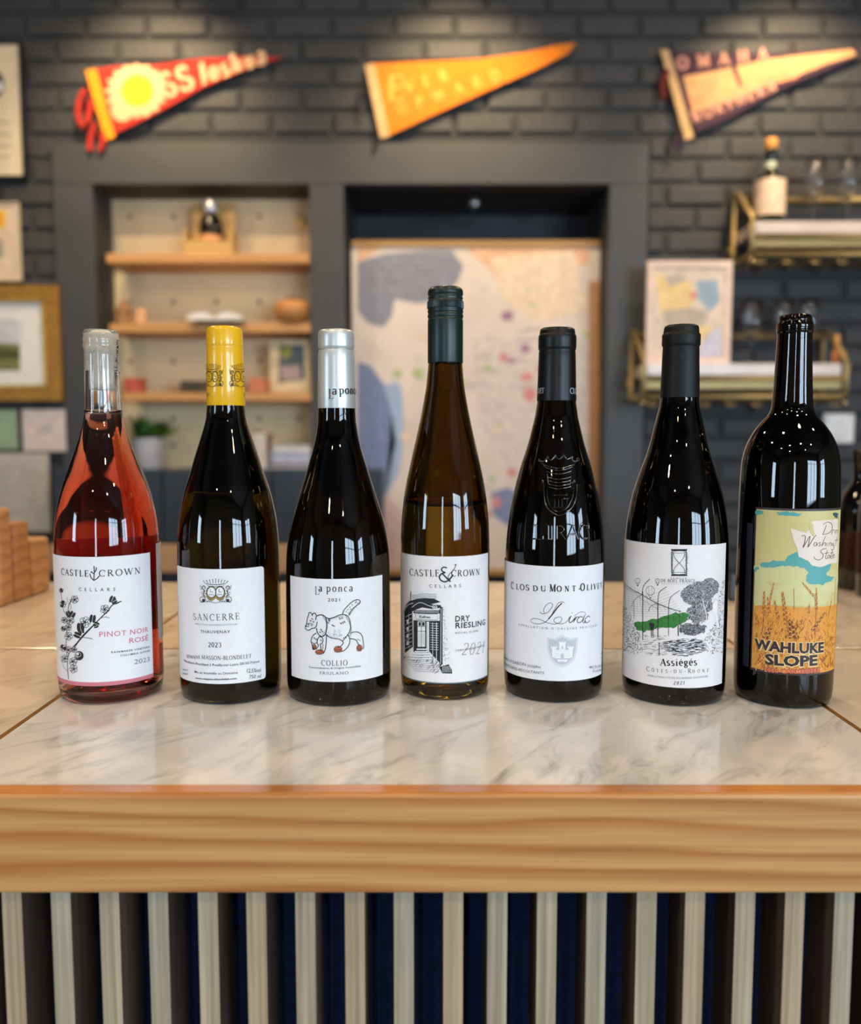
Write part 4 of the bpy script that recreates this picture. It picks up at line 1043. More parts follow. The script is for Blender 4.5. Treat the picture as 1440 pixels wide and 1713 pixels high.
I_lgrey = mat('ink_light_grey', (178, 186, 196), .6, noise=0); I_rust = mat('ink_rust', (166, 92, 58), .6, noise=0); I_gold = mat('ink_gold', (150, 128, 70), .6, noise=0)
I_white = mat('ink_paper_white', (232, 236, 240), .6, noise=0)
M_lab = mat('label_paper_cool', (226, 230, 236), .55, noise=.01, scale=200); M_lab2 = mat('label_paper_neutral', (228, 228, 230), .55, noise=.01, scale=200)
rd = random.Random(11)
# ---------------------------------------------------------------- 1 rosé
G_clear = glass('clear_flint_glass', (.98, .975, .965), 1.5); W_rose = glass('rose_wine', (1, 1, 1), .905, absorb=(.92, .27, .11), dens=50)
b1 = Bottle('clear bottle of pink rosé with blossom branch label, first from the left', 189, 1178,
    [(651, 30.6), (690, 32.3), (712, 36.5), (734, 43), (760, 52.5), (784, 62), (821, 75.5), (859, 84.5), (885, 87.3), (909, 88.6), (960, 89.3), (1040, 89.0), (1140, 88.5)])
b1.RL = b1.R
b1.glass(G_clear, W_rose, 690, [(600, 29.6), (586, 29.4), (583, 31.0), (577, 31.2), (574, 30.2), (571, 31.2), (566, 31.0), (564, 30.0), (560, 30.6), (555, 29.6), (553, 27.5)])
pr = [b1.rz(y, 22.6) for y in (652, 640, 600, 559)]; bm = bmesh.new()
bm_lathe(bm, [(0, pr[0][1])]+pr+[(0, pr[-1][1])], b1.c, 40); ck = newobj('cork', bm, mat('pale_cork', (232, 228, 212), .8, noise=.06, scale=200), b1.e, True)
pen = Pen(b1, (0, 0), 1, pr[1][0])
def vert_text(B, R, x, y0, y1, t, h, mats, parent, name='cork_print', L=0, **k):
    a = B.hit(x, y0, R); b = B.hit(x, y1, R); ik = Ink(); pen_text(ik, t, (a[0], a[1]), (a[0], b[1]), h, L, 0, **k)
    return ik.build(name, B.wrapR(R), mats, parent)
Rc = pr[1][0]
vert_text(b1, Rc, 193, 645, 612, 'CASTLE', .0034, [I_blk], ck, thick=.16, thin=.07); vert_text(b1, Rc, 193, 596, 568, 'CROWN', .0034, [I_blk], ck, thick=.16, thin=.07)
ik = Ink(); q = b1.hit(191, 604, Rc)
for dx, dy, ex, ey in ((-.002, -.001, .002, .001), (0, 0, .001, .003), (0, 0, .002, -.002), (-.001, .002, .001, -.001)): ik.ribbon([(q[0]+dx, q[1]+dy), (q[0]+ex, q[1]+ey)], .0005, 0, 0)
for y in (624, 632, 608, 618, 640, 600, 590): w = b1.hit(204, y, Rc); ik.ribbon([(w[0], w[1]), (w[0]+.0007, w[1]+.0006)], .0006, 0, 0)
for x, y in ((156, 609), (155, 626), (158, 588), (163, 596)): w = b1.hit(x, y, Rc); ik.ribbon([(w[0], w[1]), (w[0]+.0005, w[1]+.0002)], .0005, 0, 0)
ik.build('cork_specks', b1.wrapR(Rc), [I_blk], ck)
lb = b1.label(97.5, 253.5, 931, 1147, M_lab, xm=178, over=.012)
u0, u1, v0, v1 = b1.box_
pen = Pen(b1, (60, 900), 3.4286)
ns = 20
for i in range(ns):
    a, b = u0+(u1-u0)*i/ns, u0+(u1-u0)*(i+1)/ns; pen.ink.quad([(a, v0), (b, v0), (b, v0+.0030), (a, v0+.0030)], 1, 1)
pen.serif('CASTLE', (149, 208), (303, 221), 36, 0, thick=.17, thin=.08, cond=1.02)
pen.serif('CROWN', (362, 220), (598, 202), 36, 0, thick=.16, thin=.075, cond=1.3)
for pts in ([(334, 160), (336, 190), (333, 243)], [(333, 243), (318, 228), (310, 204)], [(333, 243), (352, 232), (366, 216)], [(334, 205), (322, 196), (316, 198)], [(335, 200), (346, 184), (348, 168)], [(322, 196), (318, 190)]): pen.line(pts, 5.5, 0)
pen.sans('CELLARS', (247, 302), (455, 302), 19, 0, space=2.2)
pen.sans('PINOT NOIR', (364, 566), (643, 536), 30, 1, bold=.012, space=1.1); pen.sans('ROSÉ', (534, 603), (643, 585), 30, 1, bold=.012)
pen.sans('RAINMAKER VINEYARD', (432, 660), (650, 628), 11, 0, bold=.02, space=1.2); pen.sans('COLUMBIA GORGE', (483, 679), (650, 650), 11, 0, bold=.02, space=1.2)
pen.sans('2023', (563, 724), (650, 706), 28, 2)
pen.build('lettering', [I_blk, I_pink, I_grey], lb)
pen = Pen(b1, (60, 900), 3.4286)
def flower(x, y, r, dark=False):
    for k in range(5):
        a = 2*PI*k/5+x; cx, cy = x+r*.52*math.cos(a), y+r*.52*math.sin(a)
        pen.fill(circle(cx, cy, r*.50, r*.50, 9)[:-1], 0 if dark and k % 2 else 1, 2); pen.loop(cx, cy, r*.48, r*.48, 3.2, 0, 3, 9)
        if not dark or k % 2 == 0:
            for t in (.2, .4): pen.line([(x, y), (cx+r*t*math.cos(a+.5), cy+r*t*math.sin(a+.5))], 2.0, 0, 4)
    for k in range(6): a = k*1.05; pen.line([(x, y), (x+r*.42*math.cos(a), y+r*.42*math.sin(a))], 2.4, 0, 4)
    pen.fill(circle(x, y, r*.16, r*.16, 6)[:-1], 0, 5)
def bud(x, y, r, ang=0):
    ca, sa = math.cos(ang), math.sin(ang)
    for sgn in (-.35, .35):
        el = [(x+(q[0]*ca-(q[1]+sgn*r)*sa), y+(q[0]*sa+(q[1]+sgn*r)*ca)) for q in circle(0, 0, r, r*.42, 10)]
        pen.fill(el[:-1], 0, 2); pen.line([(x-r*.5*ca, y-r*.5*sa), (x+r*.6*ca, y+r*.6*sa)], 1.6, 1, 3)
pen.line([(190, 808), (184, 740), (186, 690), (200, 645), (236, 603), (270, 560), (325, 505), (372, 458), (412, 418), (440, 383), (490, 362)], 6, 0, 2, True)
pen.line([(215, 640), (250, 590), (300, 535), (350, 480)], 5, 0, 2, True)
pen.line([(186, 700), (176, 620), (180, 540), (184, 450), (192, 385), (212, 350)], 5, 0, 2, True)
pen.line([(184, 450), (160, 410), (152, 360), (146, 300)], 4, 0, 2, True); pen.line([(190, 380), (180, 340)], 3, 0); pen.line([(196, 350), (205, 400), (190, 430)], 2.5, 0)
pen.line([(376, 457), (398, 452), (422, 457)], 3.2, 0); pen.line([(262, 568), (295, 572), (326, 577)], 3.6, 0); pen.line([(148, 700), (160, 735), (182, 762)], 3, 0); pen.line([(440, 383), (470, 374), (492, 361)], 3, 0)
for x, y, r, dk in ((224, 352, 23, 0), (396, 408, 26, 0), (284, 482, 32, 0), (200, 472, 23, 0), (166, 470, 18, 0), (188, 512, 20, 0), (190, 562, 24, 0), (160, 630, 20, 1), (190, 640, 20, 0), (222, 640, 17, 0), (168, 692, 22, 0), (216, 708, 24, 0), (218, 750, 24, 0), (158, 378, 20, 1), (148, 300, 12, 1), (160, 520, 14, 1)): flower(x, y, r, dk)
for x, y, r, a in ((438, 352, 22, -1.2), (448, 362, 18, -.5), (326, 462, 24, -1.4), (348, 494, 18, .4), (346, 505, 14, -.3), (208, 442, 24, -1.0), (188, 432, 16, 1.2), (258, 512, 28, 1.5), (240, 556, 22, .4), (262, 530, 20, 1.2)): bud(x, y, r, a)
pen.fill(circle(250, 674, 26, 27, 16)[:-1], 0, 4); pen.loop(246, 668, 15, 13, 2, 1, 5); pen.fill(circle(243, 664, 7, 6, 8)[:-1], 1, 5)
for k in range(5): pen.line([(222+k*4, 655-k*2), (225+k*5, 690)], 1.2, 1, 5)
pen.build('blossom_drawing', [I_blk, I_white], lb)
bk = b1.label(97.5, 253.5, 918, 1088, mat('back_label_paper', (206, 196, 190), .6), name='back_label', xm=178)
# back label spans the far side: rebuild its angles
me = bk.data; Rb = b1.R+.0003; n = len(me.vertices)//2; zz_ = sorted(set(round(v.co.z, 6) for v in me.vertices))
for k, v in enumerate(me.vertices):
    i = k % n; ph = math.radians(82)+math.radians(178)*i/(n-1)
    v.co.x = b1.c.x+Rb*math.sin(ph); v.co.y = b1.c.y-Rb*math.cos(ph)
ik = Ink()
for i in range(14):
    a = math.radians(84+i*.9)*b1.R; ik.quad([(a, b1.z(1125)), (a+.0004, b1.z(1125)), (a+.0004, b1.z(1075)), (a, b1.z(1075))], 2, 0)
ik.build('barcode', b1.wrapR(b1.R), [I_blk], bk)
# ---------------------------------------------------------------- 2 yellow capsule
G_olive = glass('olive_bottle_glass', (.20, .18, .05), 1.5); W_clear = glass('white_wine', (1, 1, 1), .90, absorb=(.95, .85, .45), dens=6)
b2 = Bottle('dark olive bottle with bright yellow capsule and white label with a gold crest', 388, 1178,
    [(679, 31.8), (700, 34), (716, 38.2), (734, 44), (760, 52.6), (784, 60), (821, 72), (859, 80.6), (885, 83.8), (909, 85.3), (960, 86), (1040, 86), (1140, 85)])
b2.RL = b2.R; b2.glass(G_olive, W_clear, 818, [(640, 30.5), (560, 28.5), (552, 26)])
M_yc = mat('yellow_capsule', (236, 184, 22), .28, noise=.02, **{'Coat Weight': .4})
cp = b2.capsule([(679, 32.4), (678.5, 32.6), (640, 31.7), (600, 31.0), (586, 30.8), (583, 30.3), (581, 30.3), (579, 31.0), (575, 31.0), (556, 30.4), (552, 29.6), (549, 28), (547.3, 24), (547, 20)], M_yc)
def crest(pen, x, y, w, h, mk, mf=None, lw=2.0, L=2):
    """coat of arms: coronet, two oval shields, supporters, ground"""
    X = lambda a: x+a*w; Y = lambda b: y+b*h
    for k in range(9):
        t = -.32+.08*k; pen.line([(X(t), Y(-.30)), (X(t*1.15), Y(-.46+.02*abs(k-4)))], lw*1.2, mk, L); pen.fill(circle(X(t*1.17), Y(-.47+.02*abs(k-4)), lw*1.1, lw*1.1, 6)[:-1], mk, L)
    pen.line([(X(-.30), Y(-.28)), (X(0), Y(-.24)), (X(.30), Y(-.28))], lw*1.6, mk, L, True); pen.line([(X(-.26), Y(-.20)), (X(0), Y(-.16)), (X(.26), Y(-.20))], lw, mk, L, True)
    for sg in (-1, 1):
        if mf is not None:
            pen.fill(circle(X(sg*.13), Y(.10), w*.17, h*.30, 14)[:-1], mf, L-2); pen.fill(circle(X(sg*.13), Y(.06), w*.14, h*.22, 14)[:-1], 3, L-1)
        pen.loop(X(sg*.13), Y(.06), w*.14, h*.22, lw*1.3, mk, L); pen.loop(X(sg*.13), Y(.06), w*.125, h*.20, lw*.5, mk, L)
        pen.line([(X(sg*.13-.03), Y(-.06)), (X(sg*.13-.03), Y(.05)), (X(sg*.13+.05), Y(.05))], lw*1.3, mk, L)
        for k in range(3): pen.line([(X(sg*.13-.07+k*.05), Y(.12)), (X(sg*.13-.04+k*.05), Y(.18))], lw*1.2, mk, L)
        for k in range(7): a_ = -1.2+k*.42; pen.fill(circle(X(sg*(.15+.145*math.cos(a_))), Y(.10+.27*math.sin(a_)), lw*1.1, lw*1.1, 6)[:-1], mk, L)
        for k in range(6): pen.line([(X(sg*(.30+.02*(k%3))), Y(-.08+k*.07)), (X(sg*(.38+.015*(k%2))), Y(-.12+k*.07))], lw*1.1, mk, L)
        body = [(X(sg*.30), Y(-.12)), (X(sg*.37), Y(-.20)), (X(sg*.42), Y(-.10)), (X(sg*.34), Y(.0)), (X(sg*.38), Y(.16)), (X(sg*.30), Y(.26))]
        pen.line(body, lw*1.8, mk, L, True); pen.line([(X(sg*.40), Y(-.12)), (X(sg*.48), Y(-.24)), (X(sg*.44), Y(-.02))], lw, mk, L)
        pen.line([(X(sg*.34), Y(.0)), (X(sg*.44), Y(.08)), (X(sg*.40), Y(.2))], lw, mk, L)
        pen.loop(X(sg*.40), Y(.34), w*.085, h*.10, lw*1.4, mk, L); pen.fill(circle(X(sg*.37), Y(.38), w*.05, h*.06, 8)[:-1], mk, L)
        for k in range(4): pen.line([(X(sg*(.10+.07*k)), Y(.46)), (X(sg*(.16+.07*k)), Y(.36))], lw, mk, L)
    pen.line([(X(-.46), Y(.46)), (X(-.2), Y(.43)), (X(0), Y(.48)), (X(.2), Y(.43)), (X(.46), Y(.46))], lw*1.2, mk, L, True)
pen = Pen(b2, (60, 530), 3.4286, b2.rz(640, 31.9)[0])
crest(pen, 1012, 335, 128, 138, 0, None, 2.4); crest(pen, 1172, 335, 128, 138, 0, None, 2.4)
pen.sans('ET', (984, 456), (999, 456), 18, 0); pen.sans('DO', (1191, 456), (1204, 456), 18, 0)
pen.build('capsule_print', [mat('ink_olive_black', (66, 54, 14), .6, noise=0)], cp)
lb = b2.label(303, 442.5, 952, 1144, M_lab, xm=372, over=.006, corner=.0022)
pen = Pen(b2, (60, 900), 3.4286)
crest(pen, 1032, 302, 186, 144, 0, 1, 2.4, 3)
pen.serif('SANCERRE', (905, 468), (1168, 465), 38, 0, thick=.11, thin=.05)
pen.sans('APPELLATION SANCERRE CONTROLEE', (912, 495), (1155, 497), 8.5, 2)
pen.sans('THAUVENAY', (945, 543), (1115, 544), 17, 0, space=1.1); pen.serif('2023', (990, 625), (1063, 626), 28, 0)
pen.serif('DOMAINE', (868, 687), (945, 692), 19, 0, thick=.15, thin=.07); pen.serif('MASSON-BLONDELET', (952, 693), (1235, 686), 23, 0, thick=.14, thin=.06)
pen.sans('Viticulteurs-Recoltant à Pouilly-sur-Loire 58150 France', (852, 708), (1280, 712), 15, 0)
pen.sans('Mis en bouteille au Domaine', (912, 772), (1158, 777), 14, 0)
pen.sans('www.masson-blondelet.com', (916, 806), (1152, 809), 11, 0, bold=.03)
pen.sans('12,5%vol', (1208, 772), (1288, 767), 24, 0); pen.sans('750 ml', (1222, 806), (1288, 801), 22, 0)
pen.sans('PRODUIT', (846, 758), (876, 763), 9, 0); pen.sans('DE FRANCE', (846, 780), (876, 785), 9, 0)
pen.build('lettering', [I_blk, I_gold, I_grey, I_white], lb)
# ---------------------------------------------------------------- 3 silver capsule
G_dark = glass('dark_brown_glass', (.11, .10, .035), 1.5); W_dark = glass('dark_wine', (1, 1, 1), .9, absorb=(.5, .2, .08), dens=30)
b3 = Bottle('near-black bottle with matte silver capsule and white label of a walking spotted cat', 568, 1181,
    [(683, 31.0), (700, 31.8), (715, 33.6), (735, 37), (755, 42), (775, 48), (796, 54.2), (836, 66.6), (876, 78.2), (916, 85.2), (950, 87), (1000, 87.4), (1140, 87)])
b3.RL = b3.R; b3.glass(G_dark, W_dark, 740, [(640, 30), (560, 28.5), (558, 26)])
M_sc = mat('silver_capsule', (206, 212, 211), .36, .5, noise=.02, stretch=(1, 1, 30))
cp = b3.capsule([(683.4, 31.6), (682, 31.8), (640, 31.4), (600, 30.6), (590, 30.2), (587, 29.4), (585.5, 28.9), (584, 29.4), (582, 30.4), (580, 30.6), (562, 30.4), (557, 29.8), (554, 28.4), (552.8, 26), (552.6, 22)], M_sc)
pen = Pen(b3, (460, 460), 3.7237, b3.rz(660, 31.7)[0])
pen.serif('L', (332, 771), (352, 771), 62, 0, thick=.10, thin=.05); pen.serif('a', (357, 745), (378, 745), 58, 0); pen.serif('ponca', (400, 742), (522, 742), 56, 0)
pen.build('capsule_print', [I_blk], cp)
lb = b3.label(487.3, 639.3, 968.6, 1140.6, M_lab)
pen = Pen(b3, (460, 900), 3.7895)
pen.serif('L', (253, 357), (274, 358), 52, 0, thick=.09, thin=.05); pen.serif('a', (277, 338), (303, 339), 50, 0); pen.serif('ponca', (326, 339), (493, 337), 50, 0, thick=.12)
pen.sans('2021', (336, 401), (411, 401), 20, 0, space=1.2)
pen.serif('COLLIO', (294, 806), (459, 806), 34, 0, thick=.13)
pen.sans('Denominazione di Origine Controllata', (218, 822), (543, 815), 12, 0); pen.sans('FRIULANO', (285, 864), (466, 862), 20, 1, space=1.2)
pen.build('lettering', [I_blk, mat('ink_brown_grey', (120, 104, 106), .6, noise=0)], lb)
pen = Pen(b3, (460, 900), 3.7895)
def sk(pts, w=4): pen.line(pts, w*1.35, 0, 3, True)
sk([(262, 492), (256, 476), (243, 478), (238, 492)]); sk([(236, 488), (230, 473), (217, 474), (215, 490), (208, 505), (203, 535), (200, 550), (194, 560), (195, 572), (206, 583), (222, 582), (234, 573), (252, 570), (264, 556), (268, 530)])
sk([(196, 558), (206, 562), (218, 558)], 3); sk([(205, 545), (225, 540), (245, 548)], 3); pen.fill(circle(199, 556, 5, 5, 7)[:-1], 0, 3)
sk([(258, 520), (264, 496), (280, 488), (300, 487), (318, 498), (328, 525), (328, 570), (322, 605), (305, 622), (285, 618), (270, 598), (264, 570)], 4.5)
for k in range(16): t = k/15; x = 300+26*math.sin(PI*t); y = 492+120*t; pen.line([(x, y), (x+9, y+5)], 3, 0, 3)
sk([(318, 500), (345, 510), (375, 502), (405, 488), (435, 484), (460, 495), (474, 525), (478, 560), (472, 592), (458, 615), (445, 630)], 4)
for k in range(15): t = k/14; pen.line([(440+36*math.sin(t*2.2), 486+t*130), (450+36*math.sin(t*2.2), 492+t*130)], 3.2, 0, 3)
for k in range(12): x = 335+k*8.5; pen.line([(x, 509-(k*1.9)), (x+5, 517-(k*1.9))], 2.6, 0, 3)
sk([(428, 482), (436, 458), (456, 434), (480, 410), (505, 394), (524, 390), (537, 398), (536, 412), (520, 424), (500, 440), (482, 460), (466, 490)], 4); sk([(515, 395), (512, 405), (520, 412)], 2.5)
for x, y in ((505, 412), (485, 425), (470, 440), (458, 455), (448, 468), (475, 452), (462, 478)): pen.line([(x, y), (x+6, y-5)], 4.5, 0, 3)
for k in range(14): t = k/13; pen.line([(466+62*t, 490-85*t), (474+62*t, 488-82*t)], 2.6, 0, 3)
sk([(326, 612), (345, 628), (375, 636), (405, 640), (425, 652)], 4)
for k in range(26): x = 328+rd.uniform(0, 90); y = 628-rd.uniform(0, 40)*(1-(x-328)/150); pen.line([(x, y), (x+6, y+3)], 2.0, 0, 3)
for k in range(18): x = 380+rd.uniform(-10, 30); y = 600+rd.uniform(-25, 12); pen.line([(x, y), (x+5, y+2)], 1.4, 0, 3)
sk([(264, 602), (246, 614), (234, 634), (230, 652), (236, 672), (240, 692), (250, 706)]); sk([(285, 622), (272, 640), (268, 662), (276, 680), (268, 696), (262, 706)]); sk([(236, 660), (252, 668), (268, 662)], 3)
sk([(284, 622), (300, 632), (306, 648), (298, 668), (288, 672), (292, 700), (284, 714)]); sk([(326, 608), (326, 650), (322, 690), (316, 716), (306, 732)]); sk([(305, 670), (303, 700), (296, 718)], 3)
sk([(425, 650), (432, 664), (418, 684), (398, 692)]); sk([(462, 612), (474, 645), (468, 675), (452, 700), (430, 716), (412, 718)]); sk([(440, 640), (425, 655)], 3)
sk([(478, 604), (500, 595), (530, 598), (550, 620), (557, 655), (560, 690), (556, 704)]); sk([(470, 636), (495, 640), (515, 648), (524, 668), (538, 684)]); sk([(520, 640), (540, 650)], 2.5)
for cx, cy, rx, ry, ox in ((284, 722, 27, 15, 0), (399, 704, 26, 20, 0), (534, 696, 18, 20, 0), (250, 690, 13, 17, 0)):
    pen.fill(circle(cx, cy, rx, ry, 14)[:-1], 1, 2); pen.loop(cx, cy, rx, ry, 2.6, 0, 3)
    for k in range(4): a = cx-rx*.7+k*rx*.42; pen.line([(a, cy), (a-2, cy+ry*1.1)], 2.6, 0, 3)
for x, y in ((236, 512), (226, 524), (244, 530), (214, 548), (232, 552), (292, 580), (300, 592), (285, 596), (342, 524), (338, 536), (362, 552), (372, 556), (410, 510), (424, 506), (428, 536), (438, 530), (416, 540), (262, 642), (250, 634), (292, 648), (436, 634), (446, 630), (345, 518)):
    pen.line([(x-3, y-5), (x, y+5), (x+3, y-3), (x+6, y+5)], 4.6, 0, 3)
pen.build('cat_drawing', [I_blk, I_rust], lb)
# ---------------------------------------------------------------- 4 tall riesling
G_amb = glass('amber_hock_glass', (.48, .37, .09), 1.5); W_ries = glass('riesling_wine', (1, 1, 1), .9, absorb=(.95, .8, .35), dens=4)
b4 = Bottle('tall slim amber bottle with dark green screw cap, label drawing of an arched doorway', 744, 1171,
    [(608, 28.4), (640, 31.2), (661, 34.2), (702, 41.8), (742, 50.6), (782, 59.6), (822, 67.4), (863, 72.2), (890, 73.6), (916, 74), (1000, 74), (1140, 73.6)])
b4.RL = b4.R; b4.glass(G_amb, W_ries, 840, [(590, 27.6), (500, 27), (498, 24)])
M_gc = mat('green_cap', (12, 36, 34), .36, .1, noise=.02)
cp = b4.capsule([(607.7, 29.2), (606, 29.5), (560, 29.5), (537, 29.5), (535, 29.2), (534, 28.0), (532, 29.4), (529, 29.9), (527, 29.4), (525.5, 28.6), (524, 29.6), (521, 29.9), (518.5, 29.2), (517.5, 29.7), (505, 29.9), (503.5, 29.2), (502, 28.2), (499.5, 29.6), (497.5, 28.6), (496, 28.0), (494.5, 29.2), (490, 29.8), (487, 29.2), (484, 27.8), (482, 25.6), (481, 22), (480.8, 15)], M_gc, 'screw_cap')
bm = bmesh.new(); Rk = b4.rz(511, 29.9)[0]; z0, z1 = b4.z(516.5), b4.z(506)
for k in range(84):
    a = 2*PI*k/84; p = Vector((b4.c.x+Rk*math.sin(a), b4.c.y-Rk*math.cos(a), 0)); t = Vector((math.cos(a), math.sin(a), 0))*.00026; nr = Vector((math.sin(a), -math.cos(a), 0))*.00035
    v = [bm.verts.new(q) for q in (p-t+Vector((0, 0, b4.c.z+z0)), p+nr+Vector((0, 0, b4.c.z+z0)), p+t+Vector((0, 0, b4.c.z+z0)), p-t+Vector((0, 0, b4.c.z+z1)), p+nr+Vector((0, 0, b4.c.z+z1)), p+t+Vector((0, 0, b4.c.z+z1)))]
    for f in ((0, 1, 4, 3), (1, 2, 5, 4), (0, 2, 1), (3, 4, 5)): bm.faces.new([v[i] for i in f])
o = newobj('knurling', bm, M_gc, cp); o['kind'] = 'stuff'
lb = b4.label(671.8, 815, 931, 1144, M_lab2, xm=744, over=.003)
u0, u1, v0, v1 = b4.box_
pen = Pen(b4, (460, 900), 3.7895)
for i in range(24): a, b = u0+(u1-u0)*i/24, u0+(u1-u0)*(i+1)/24; pen.ink.quad([(a, v0), (b, v0), (b, v0+.0009), (a, v0+.0009)], 1, 1)
pen.serif('CASTLE', (856, 235), (1044, 243), 42, 0, thick=.16, thin=.07, cond=1.1); pen.serif('CROWN', (1116, 243), (1294, 233), 40, 0, thick=.16, thin=.07, cond=1.05)
amp = [(1128, 232), (1105, 262), (1078, 277), (1052, 268), (1042, 246), (1056, 226), (1080, 218)]
pen.line(amp, 9, 0, 3, True); pen.line([(1080, 218), (1060, 210), (1056, 194), (1072, 184), (1090, 190)], 8, 0, 3, True); pen.line([(1062, 226), (1090, 256), (1112, 276)], 9, 0, 3, True)
pen.line([(1112, 262), (1096, 250), (1104, 230), (1126, 206), (1140, 186), (1146, 166), (1136, 172)], 4.5, 0, 3, True); pen.line([(1128, 232), (1120, 240)], 9, 0)
pen.sans('CELLARS', (979, 313), (1177, 311), 20, 0, space=2.2)
pen.sans('DRY', (1141, 529), (1232, 524), 37, 0, bold=.02, space=1.1); pen.sans('RIESLING', (1142, 571), (1328, 548), 36, 0, bold=.02, space=1.1)
pen.sans('ROYAL SLOPE', (1143, 607), (1283, 593), 12, 0, bold=.01, space=1.3)
pen.serif('2021', (1178, 742), (1320, 728), 78, 3, L=1, thick=.075, thin=.03, slant=.15, serif=False)
pen.sans('CORFU CROSSING VINEYARD', (1144, 718), (1323, 683), 12, 0, L=3, space=1.2)
pen.build('lettering', [I_blk, mat('ink_teal', (70, 100, 104), .6, noise=0), I_grey, I_grey], lb)
pen = Pen(b4, (460, 900), 3.7895)
D = 0
pen.fill([(866, 370), (900, 350), (960, 345), (1026, 352), (1022, 385), (940, 378), (866, 392)], 1, 2)
for k in range(7): pen.line([(870, 362+k*4), (940, 350+k*5), (1024, 354+k*5)], 1.5, 0, 3)
pen.fill([(855, 400), (900, 385), (960, 380), (1010, 385), (1050, 405), (1010, 415), (985, 418), (1050, 425), (1056, 440), (1000, 450), (935, 440), (900, 452), (880, 460), (850, 480), (832, 510), (822, 540), (822, 470), (835, 425)], 0, 2)
pen.line([(864, 335), (864, 460)], 6, 0, 3); pen.line([(861, 350), (855, 395), (828, 430), (816, 480)], 3, 0, 3, True)
pen.line([(870, 440), (920, 408), (980, 430), (1030, 438)], 3, 1, 4, True); pen.loop(1012, 436, 14, 12, 3, 1, 4); pen.loop(1010, 438, 6, 5, 2, 1, 4)
pen.line([(835, 440), (850, 420), (880, 412)], 3, 1, 4)
pen.fill([(1045, 440), (1062, 435), (1062, 800), (1042, 815)], 0, 2); pen.line([(1053, 445), (1050, 800)], 3, 1, 3)
pen.fill([(880, 455), (1045, 455), (1045, 478), (880, 476)], 0, 2); pen.line([(884, 462), (1040, 462)], 3, 1, 3); pen.line([(890, 470), (1040, 472)], 2, 1, 3)
pen.line([(893, 476), (1030, 480), (1030, 520), (893, 514), (893, 476)], 3, 0, 3); pen.sans('Kefren', (918, 506), (985, 508), 16, 0, L=3, bold=.02)
pen.fill([(880, 520), (1044, 524), (1044, 790), (980, 720), (880, 720)], 0, 2); pen.fill([(905, 528), (955, 528), (955, 690), (905, 690)], 1, 3)
for x in (905, 930, 955): pen.line([(x, 528), (x, 690)], 3.5, 0, 4)
for y in (560, 590, 690): pen.line([(905, y), (955, y)], 3.5, 0, 4)
pen.fill([(912, 532), (926, 532), (926, 556), (912, 556)], 0, 4); pen.fill([(934, 532), (950, 532), (950, 556), (934, 556)], 0, 4)
for x in (914, 922, 938, 946): pen.line([(x, 600), (x, 680)], 1.6, 0, 4)
pen.fill([(962, 530), (978, 530), (978, 740), (962, 720)], 1, 3); pen.line([(970, 535), (970, 730)], 2, 0, 4)
for k in range(12): y = 540+k*15; pen.line([(986, y), (1036, y+3)], 2.2, 1, 3)
pen.line([(1000, 535), (1000, 770)], 2.6, 1, 3); pen.line([(1024, 535), (1024, 790)], 3.4, 1, 3)
for k in range(5): pen.fill([(900-k*10, 700+k*15), (962+k*8, 700+k*15), (966+k*8, 708+k*15), (898-k*10, 708+k*15)], 1, 4); pen.line([(896-k*10, 709+k*15), (970+k*8, 709+k*15)], 2, 0, 5)
pen.fill([(822, 480), (872, 458), (876, 690), (826, 730)], 0, 2)
for k in range(9): pen.line([(830, 500+k*25), (870, 480+k*25)], 2.2, 1, 3)
pen.line([(850, 480), (852, 700)], 2.4, 1, 3)
for k in range(4): pen.fill([(838, 520+k*45), (848, 516+k*45), (848, 540+k*45), (838, 545+k*45)], 1, 3)
for k in range(120):
    x = rd.uniform(1064, 1072+ .10*(rd.uniform(0, 400))); y = rd.uniform(440, 850)
    if x < 1066+(y-430)*.125: pen.line([(x, y), (x+rd.uniform(2, 7), y+rd.uniform(-2, 3))], 2.4, 0, 3)
for k in range(90):
    x = rd.uniform(815, 1050); y = rd.uniform(735, 850)
    if y < 760+(x-815)*.45 and y > 735: pen.line([(x, y), (x-rd.uniform(5, 20), y+rd.uniform(8, 26))], 2.2, 0, 3)
for k in range(9): pen.line([(820+k*8, 760+k*10), (980+k*8, 735+k*14)], 1.6, 0, 3)
pen.fill([(1040, 815), (1100, 800), (1120, 835), (1122, 858), (1060, 856)], 0, 3)
for k in range(8): pen.line([(1060+k*7, 810), (1064+k*7, 850)], 1.6, 1, 4)
pen.build('doorway_drawing', [I_blk, I_white], lb)
# ---------------------------------------------------------------- 5 embossed bottle
G_olv2 = glass('olive_embossed_glass', (.26, .20, .05), 1.5); W_red = glass('red_wine', (1, 1, 1), .9, absorb=(.25, .02, .02), dens=220)
b5 = Bottle('bottle embossed with a crowned crest on its shoulder, matte black capsule and white label', 924.5, 1175,
    [(671, 32.4), (697, 36.2), (715, 40.4), (738, 46), (760, 52.6), (780, 59), (822, 69.8), (863, 77.4), (900, 81.4), (940, 83), (1000, 83.2), (1140, 82.6)])
b5.RL = b5.R; b5.glass(G_olv2, W_red, 821, [(640, 30), (570, 28), (566, 26)])
M_bc = mat('matte_black_capsule', (9, 10, 12), .38, 0, noise=.03, scale=80, bump=.05, **{'Specular IOR Level': .35})
cp = b5.capsule([(671, 33.0), (669, 33.1), (640, 32.2), (600, 31.2), (590, 30.9), (587, 30.2), (585, 31.2), (582, 31.9), (566, 31.9), (562, 31.5), (560, 30.2), (559, 29.8), (555, 29.6), (551, 28.6), (549.4, 26), (549, 22), (549.6, 18)], M_bc)
pen = Pen(b5, (820, 530), 3.6, b5.rz(655, 32.6)[0])
